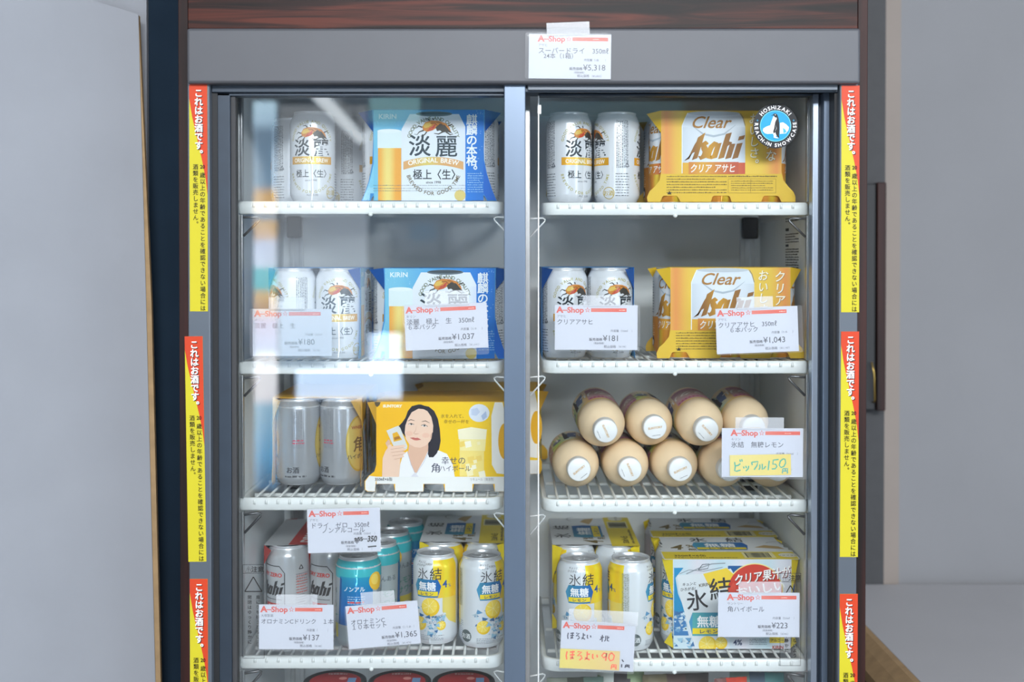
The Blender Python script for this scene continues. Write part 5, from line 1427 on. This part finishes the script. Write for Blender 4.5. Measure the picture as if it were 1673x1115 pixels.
six_pack(HYO, xw(1170, 1.8155), 1.8155, SZR[3], 0, LO, LP, LY, C(222, 226, 228), 'boxed lemon drink pack standing behind the one with the red disc', 'drink pack', 'drink_six_pack', (-40, 0, 0, 0, 30, 0), group=GL, **LK)
th2 = [(-84, -58), (-84, -66.5), (84, -66.5), (84, 66.5), (-84, 66.5), (-84, 58), (-76, 48), (-73, 33), (-76, 18), (-86, 6), (-86, -6), (-76, -18), (-73, -33), (-76, -48)]
LK2 = dict(LK, toph=th2, earw=98)
six_pack(HYO, xw(975, 1.757), 1.757, SZR[3], 90, LO, LP, LY, C(222, 226, 228), 'lemon drink pack seen from its end behind the two lemon cans on the right', 'drink pack', 'drink_six_pack', (20, 76, 0, 0, 0, 0), group=GL, **LK2)
six_pack(HYO, xw(756, 1.757), 1.757, SZL[3], 90, LO, LP, LY, C(222, 226, 228), 'lemon drink pack seen from its end behind the lemon cans by the door post', 'drink pack', 'drink_six_pack', (40, 0, 0, 0, 0, 0), group=GL, **LK2)

# ------------------------------------------------------------------ the lying cream bottles
BR_ = 34.6
def bottle_parts():
    b = MB()
    pr = [(24, 2), (28, 0), (32, 2.5), (34, 7), (34.4, 14), (34.4, 90), (BR_, 96)]
    for i in range(1, 11):
        a = PI / 2 * i / 10 * 0.93; pr.append((BR_ * math.cos(a) if i < 10 else 15.2, 96 + 34 * math.sin(a)))
    pr += [(15.2, 133), (15.2, 136)]
    b.lathe([(r * MM, z * MM) for r, z in pr], 'bottle_cream', 56)
    o1 = b.fin('bottle_body')
    A = Art(); rs = random.Random(4); HB = PI * 34.8
    A.grid(-HB, 3, HB, 88, lambda u, v: C(206 + 24 * math.sin(u * 0.09 + 1), 196 + 20 * math.sin(u * 0.06), 150 + 34 * math.sin(u * 0.11 + 2)), 1, 40, 2)
    A.grid(-HB, 82, HB, 88, C(228, 196, 120), 2, 40)
    for s in (-1, 1):
        c = s * HB / 2
        A.grid(c - 26, 14, c + 30, 80, lambda u, v: C(196, 150 + 20 * math.sin(v * 0.3), 158), 2, 12, 4)
        for i in range(9): A.rect(c - 24 + i * 6, 71, c - 20 + i * 6, 77, C(176, 60, 96), 3, 0.3)
        A.text('ビックル', c, 36, 22, C(238, 232, 226), 3, 'c', bold=0.04); A.micro(c - 20, 18, c + 24, 32, 4, C(150, 90, 110), 3, 0.4, 3)
        A.poly([(c + 36, 20), (c + 50, 24), (c + 52, 60), (c + 40, 66)], C(92, 104, 140), 3); A.ell(c - 38, 50, 7, 13, C(110, 124, 160), 3, 18, 0.4)
        A.stroke([(c - 30, 66), (c - 22, 58), (c - 12, 60)], 1.6, C(60, 50, 60), 4)
        A.rect(c + 50, 4, c + 58, 70, C(60, 54, 58), 3)
    def bmap(u, v, l):
        a = u / 34.8; r = (34.75 + (0 if v > 7 else (v - 7) * 0.25)) * MM + l
        return Vector((r * math.sin(a), -r * math.cos(a), v * MM))
    b = MB(); b.art(A, bmap, 'sticker_print', 4.0, lambda u, v: Vector((math.sin(u / 34.8), -math.cos(u / 34.8), 0)))
    b.lathe([(34.7 * MM, 3 * MM), (34.7 * MM, 88 * MM)], 'bottle_cream', 56, False, False)
    o2 = b.fin('shrink_label')
    b = MB()
    b.lathe([(16.6 * MM, 134 * MM), (17.6 * MM, 134.5 * MM), (17.6 * MM, 138 * MM), (17.0 * MM, 138.6 * MM), (17.4 * MM, 139.2 * MM), (17.2 * MM, 147 * MM), (16.6 * MM, 149 * MM), (15.4 * MM, 149.8 * MM), (0, 150 * MM)], 'cap_white', 44)
    A = Art(); A.text('SUNTORY', 0, -1.6, 4.4, C(206, 160, 84), 1, 'c', bold=0.02, width=21); A.micro(-6, -12, 6, -10.6, 1, C(170, 170, 172), 1, 0.8, 1.6)
    b.art(A, lambda u, v, l: Vector((u * MM, v * MM, 150.1 * MM + l)), 'sticker_print')
    o3 = b.fin('cap')
    m = [o.data for o in (o1, o2, o3)]
    for o in (o1, o2, o3): bpy.data.objects.remove(o)
    return m
BT = bottle_parts()
def bottle(x, y, z, yaw, tilt, roll, croll, label):
    """x, y, z = middle of the bottle's shoulder"""
    M = Matrix.Rotation(R(yaw), 4, 'Z') @ Matrix.Rotation(R(90 + tilt), 4, 'X') @ Matrix.Rotation(R(roll), 4, 'Z')
    p = Vector((x, y, z)) - M.to_3x3() @ Vector((0, 0, 0.096))
    root = empty('drink_bottle', p); root.rotation_euler = M.to_euler()
    part(BT[0], 'bottle_body', root); part(BT[1], 'shrink_label', root); part(BT[2], 'cap', root, rz=R(croll - roll))
    tag(root, label, 'bottle', 'cream bottles lying on the third shelf')
zb = SZR[2] + 0.0352
nm_ = ['cream bottle at the left end of the bottom row, cap brightly lit', 'second cream bottle from the left in the bottom row', 'middle cream bottle of the bottom row',
       'cream bottle in the bottom row mostly hidden by the yellow note card', 'cream bottle at the right end of the bottom row, under the price card']
LX = [xw(p, 1.735) for p in (941, 1022, 1102, 1180, 1258)]
for i, x in enumerate(LX):
    bottle(x, 1.735, zb, 2, 0, (20, 110, 200, 60, 140)[i], (38, -68, 24, -150, 90)[i], nm_[i])
nm2 = ['cream bottle at the left end of the upper row, cap pointing down', 'second cream bottle of the upper row with its cap centred', 'third cream bottle of the upper row, cap turned right towards the card', 'cream bottle at the right end of the upper row, cap behind the price card']
for i in range(4):
    xm = (LX[i] + LX[i + 1]) / 2; dx = (LX[i + 1] - LX[i]) / 2
    zz = zb + math.sqrt(max(0, 0.0712 ** 2 - dx ** 2))
    bottle(xm, (1.72, 1.742, 1.722, 1.74)[i], zz + (0.002, 0.0, 0.002, 0.002)[i], 2.5, (5, 1.0, 4.5, 4.5)[i], (70, 160, 95, 62)[i], (-66, 8, -48, 0)[i], nm2[i])

# ------------------------------------------------------------------ under the lowest shelf
def tub(px, label):
    Y = 1.70; root = empty('round_tub', (xw(px, Y), Y, zd + 0.0006)); h = WZ(1113, Y) - zd - 0.0006
    b = MB(); b.lathe([(0.038, 0), (0.040, 0.002), (0.0445, h - 0.012), (0.0455, h - 0.010)], 'black_plastic', 48); b.fin('tub_body', root)
    b = MB(); b.lathe([(0.0462, h - 0.014), (0.0466, h - 0.003), (0.046, h), (0.0435, h + 0.0005), (0.042, h - 0.001), (0, h - 0.001)], 'black_plastic', 48)
    A = Art(); A.ell(0, 0, 38, 38, C(178, 44, 46), 1, 48); A.arc('RICH', 0, 0, 33, PI / 2, 8, C(220, 196, 190), 2, bold=0.03) if False else None
    A.micro(-14, 27, 14, 33, 1, C(222, 190, 184), 2, 0.8, 3); A.ell(10, 12, 6, 6, C(230, 150, 140), 2, 16); A.rect(18, -6, 30, 14, C(120, 160, 206), 2)
    b.art(A, lambda u, v, l: Vector((u * MM, v * MM, h - 0.0009 + l)), 'sticker_print'); b.fin('lid', root)
    tag(root, label, 'tub', 'dark tubs under the lowest left shelf')
tub(546, 'dark round tub with a red lid under the lowest shelf, leftmost of three')
tub(652, 'dark round tub with a red lid under the lowest shelf, middle of three')
tub(757, 'dark round tub with a red lid under the lowest shelf, beside the door post')
def packet(px, Y, w_, h, cols, label, lean):
    root = empty('snack_packet', (xw(px, Y), Y, zd + 0.0006), R(lean)); b = MB(); n, m = 14, 10
    rs = random.Random(px)
    for side in (-1, 1):
        g = []
        for j in range(m + 1):
            row = []
            for i in range(n + 1):
                u, v = i / n * 2 - 1, j / m
                d = 0.020 * max(0, (1 - u * u)) ** 0.6 * max(0, math.sin(PI * min(1, max(0, v)))) ** 0.5 + 0.0006
                row.append(b.bm.verts.new((u * w_ / 2, side * (d + rs.uniform(-0.001, 0.001)), v * h)))
            g.append(row)
        for j in range(m):
            for i in range(n):
                q = [g[j][i], g[j][i + 1], g[j + 1][i + 1], g[j + 1][i]]
                b.face(q if side < 0 else q[::-1], 'sticker_print', True, C(*cols[int((i / n + 0.4 * j / m) * len(cols)) % len(cols)]))
    b.fin('foil_bag', root)
    tag(root, label, 'packet')
packet(940, 1.72, 0.085, 0.116, ((96, 120, 110), (126, 132, 120), (70, 74, 66)), 'grey-green snack packet under the lowest right shelf, nearest the door edge', 4)
packet(1015, 1.75, 0.07, 0.120, ((150, 170, 130), (226, 230, 224), (60, 56, 60)), 'green and white snack packet standing under the lowest right shelf', -8)
packet(1105, 1.73, 0.10, 0.118, ((70, 64, 62), (110, 100, 74), (88, 70, 66)), 'dark brown snack packet in the middle under the lowest right shelf', 5)
packet(1195, 1.70, 0.05, 0.123, ((206, 72, 50), (120, 80, 76), (196, 64, 48)), 'narrow red snack packet under the boxed lemon pack', 10)
packet(1238, 1.74, 0.08, 0.117, ((96, 150, 150), (130, 150, 140), (90, 110, 130)), 'teal snack packet under the lowest right shelf, nearest the right frame', -5)

bpy.data.objects.remove(_to); bpy.data.curves.remove(_tc)
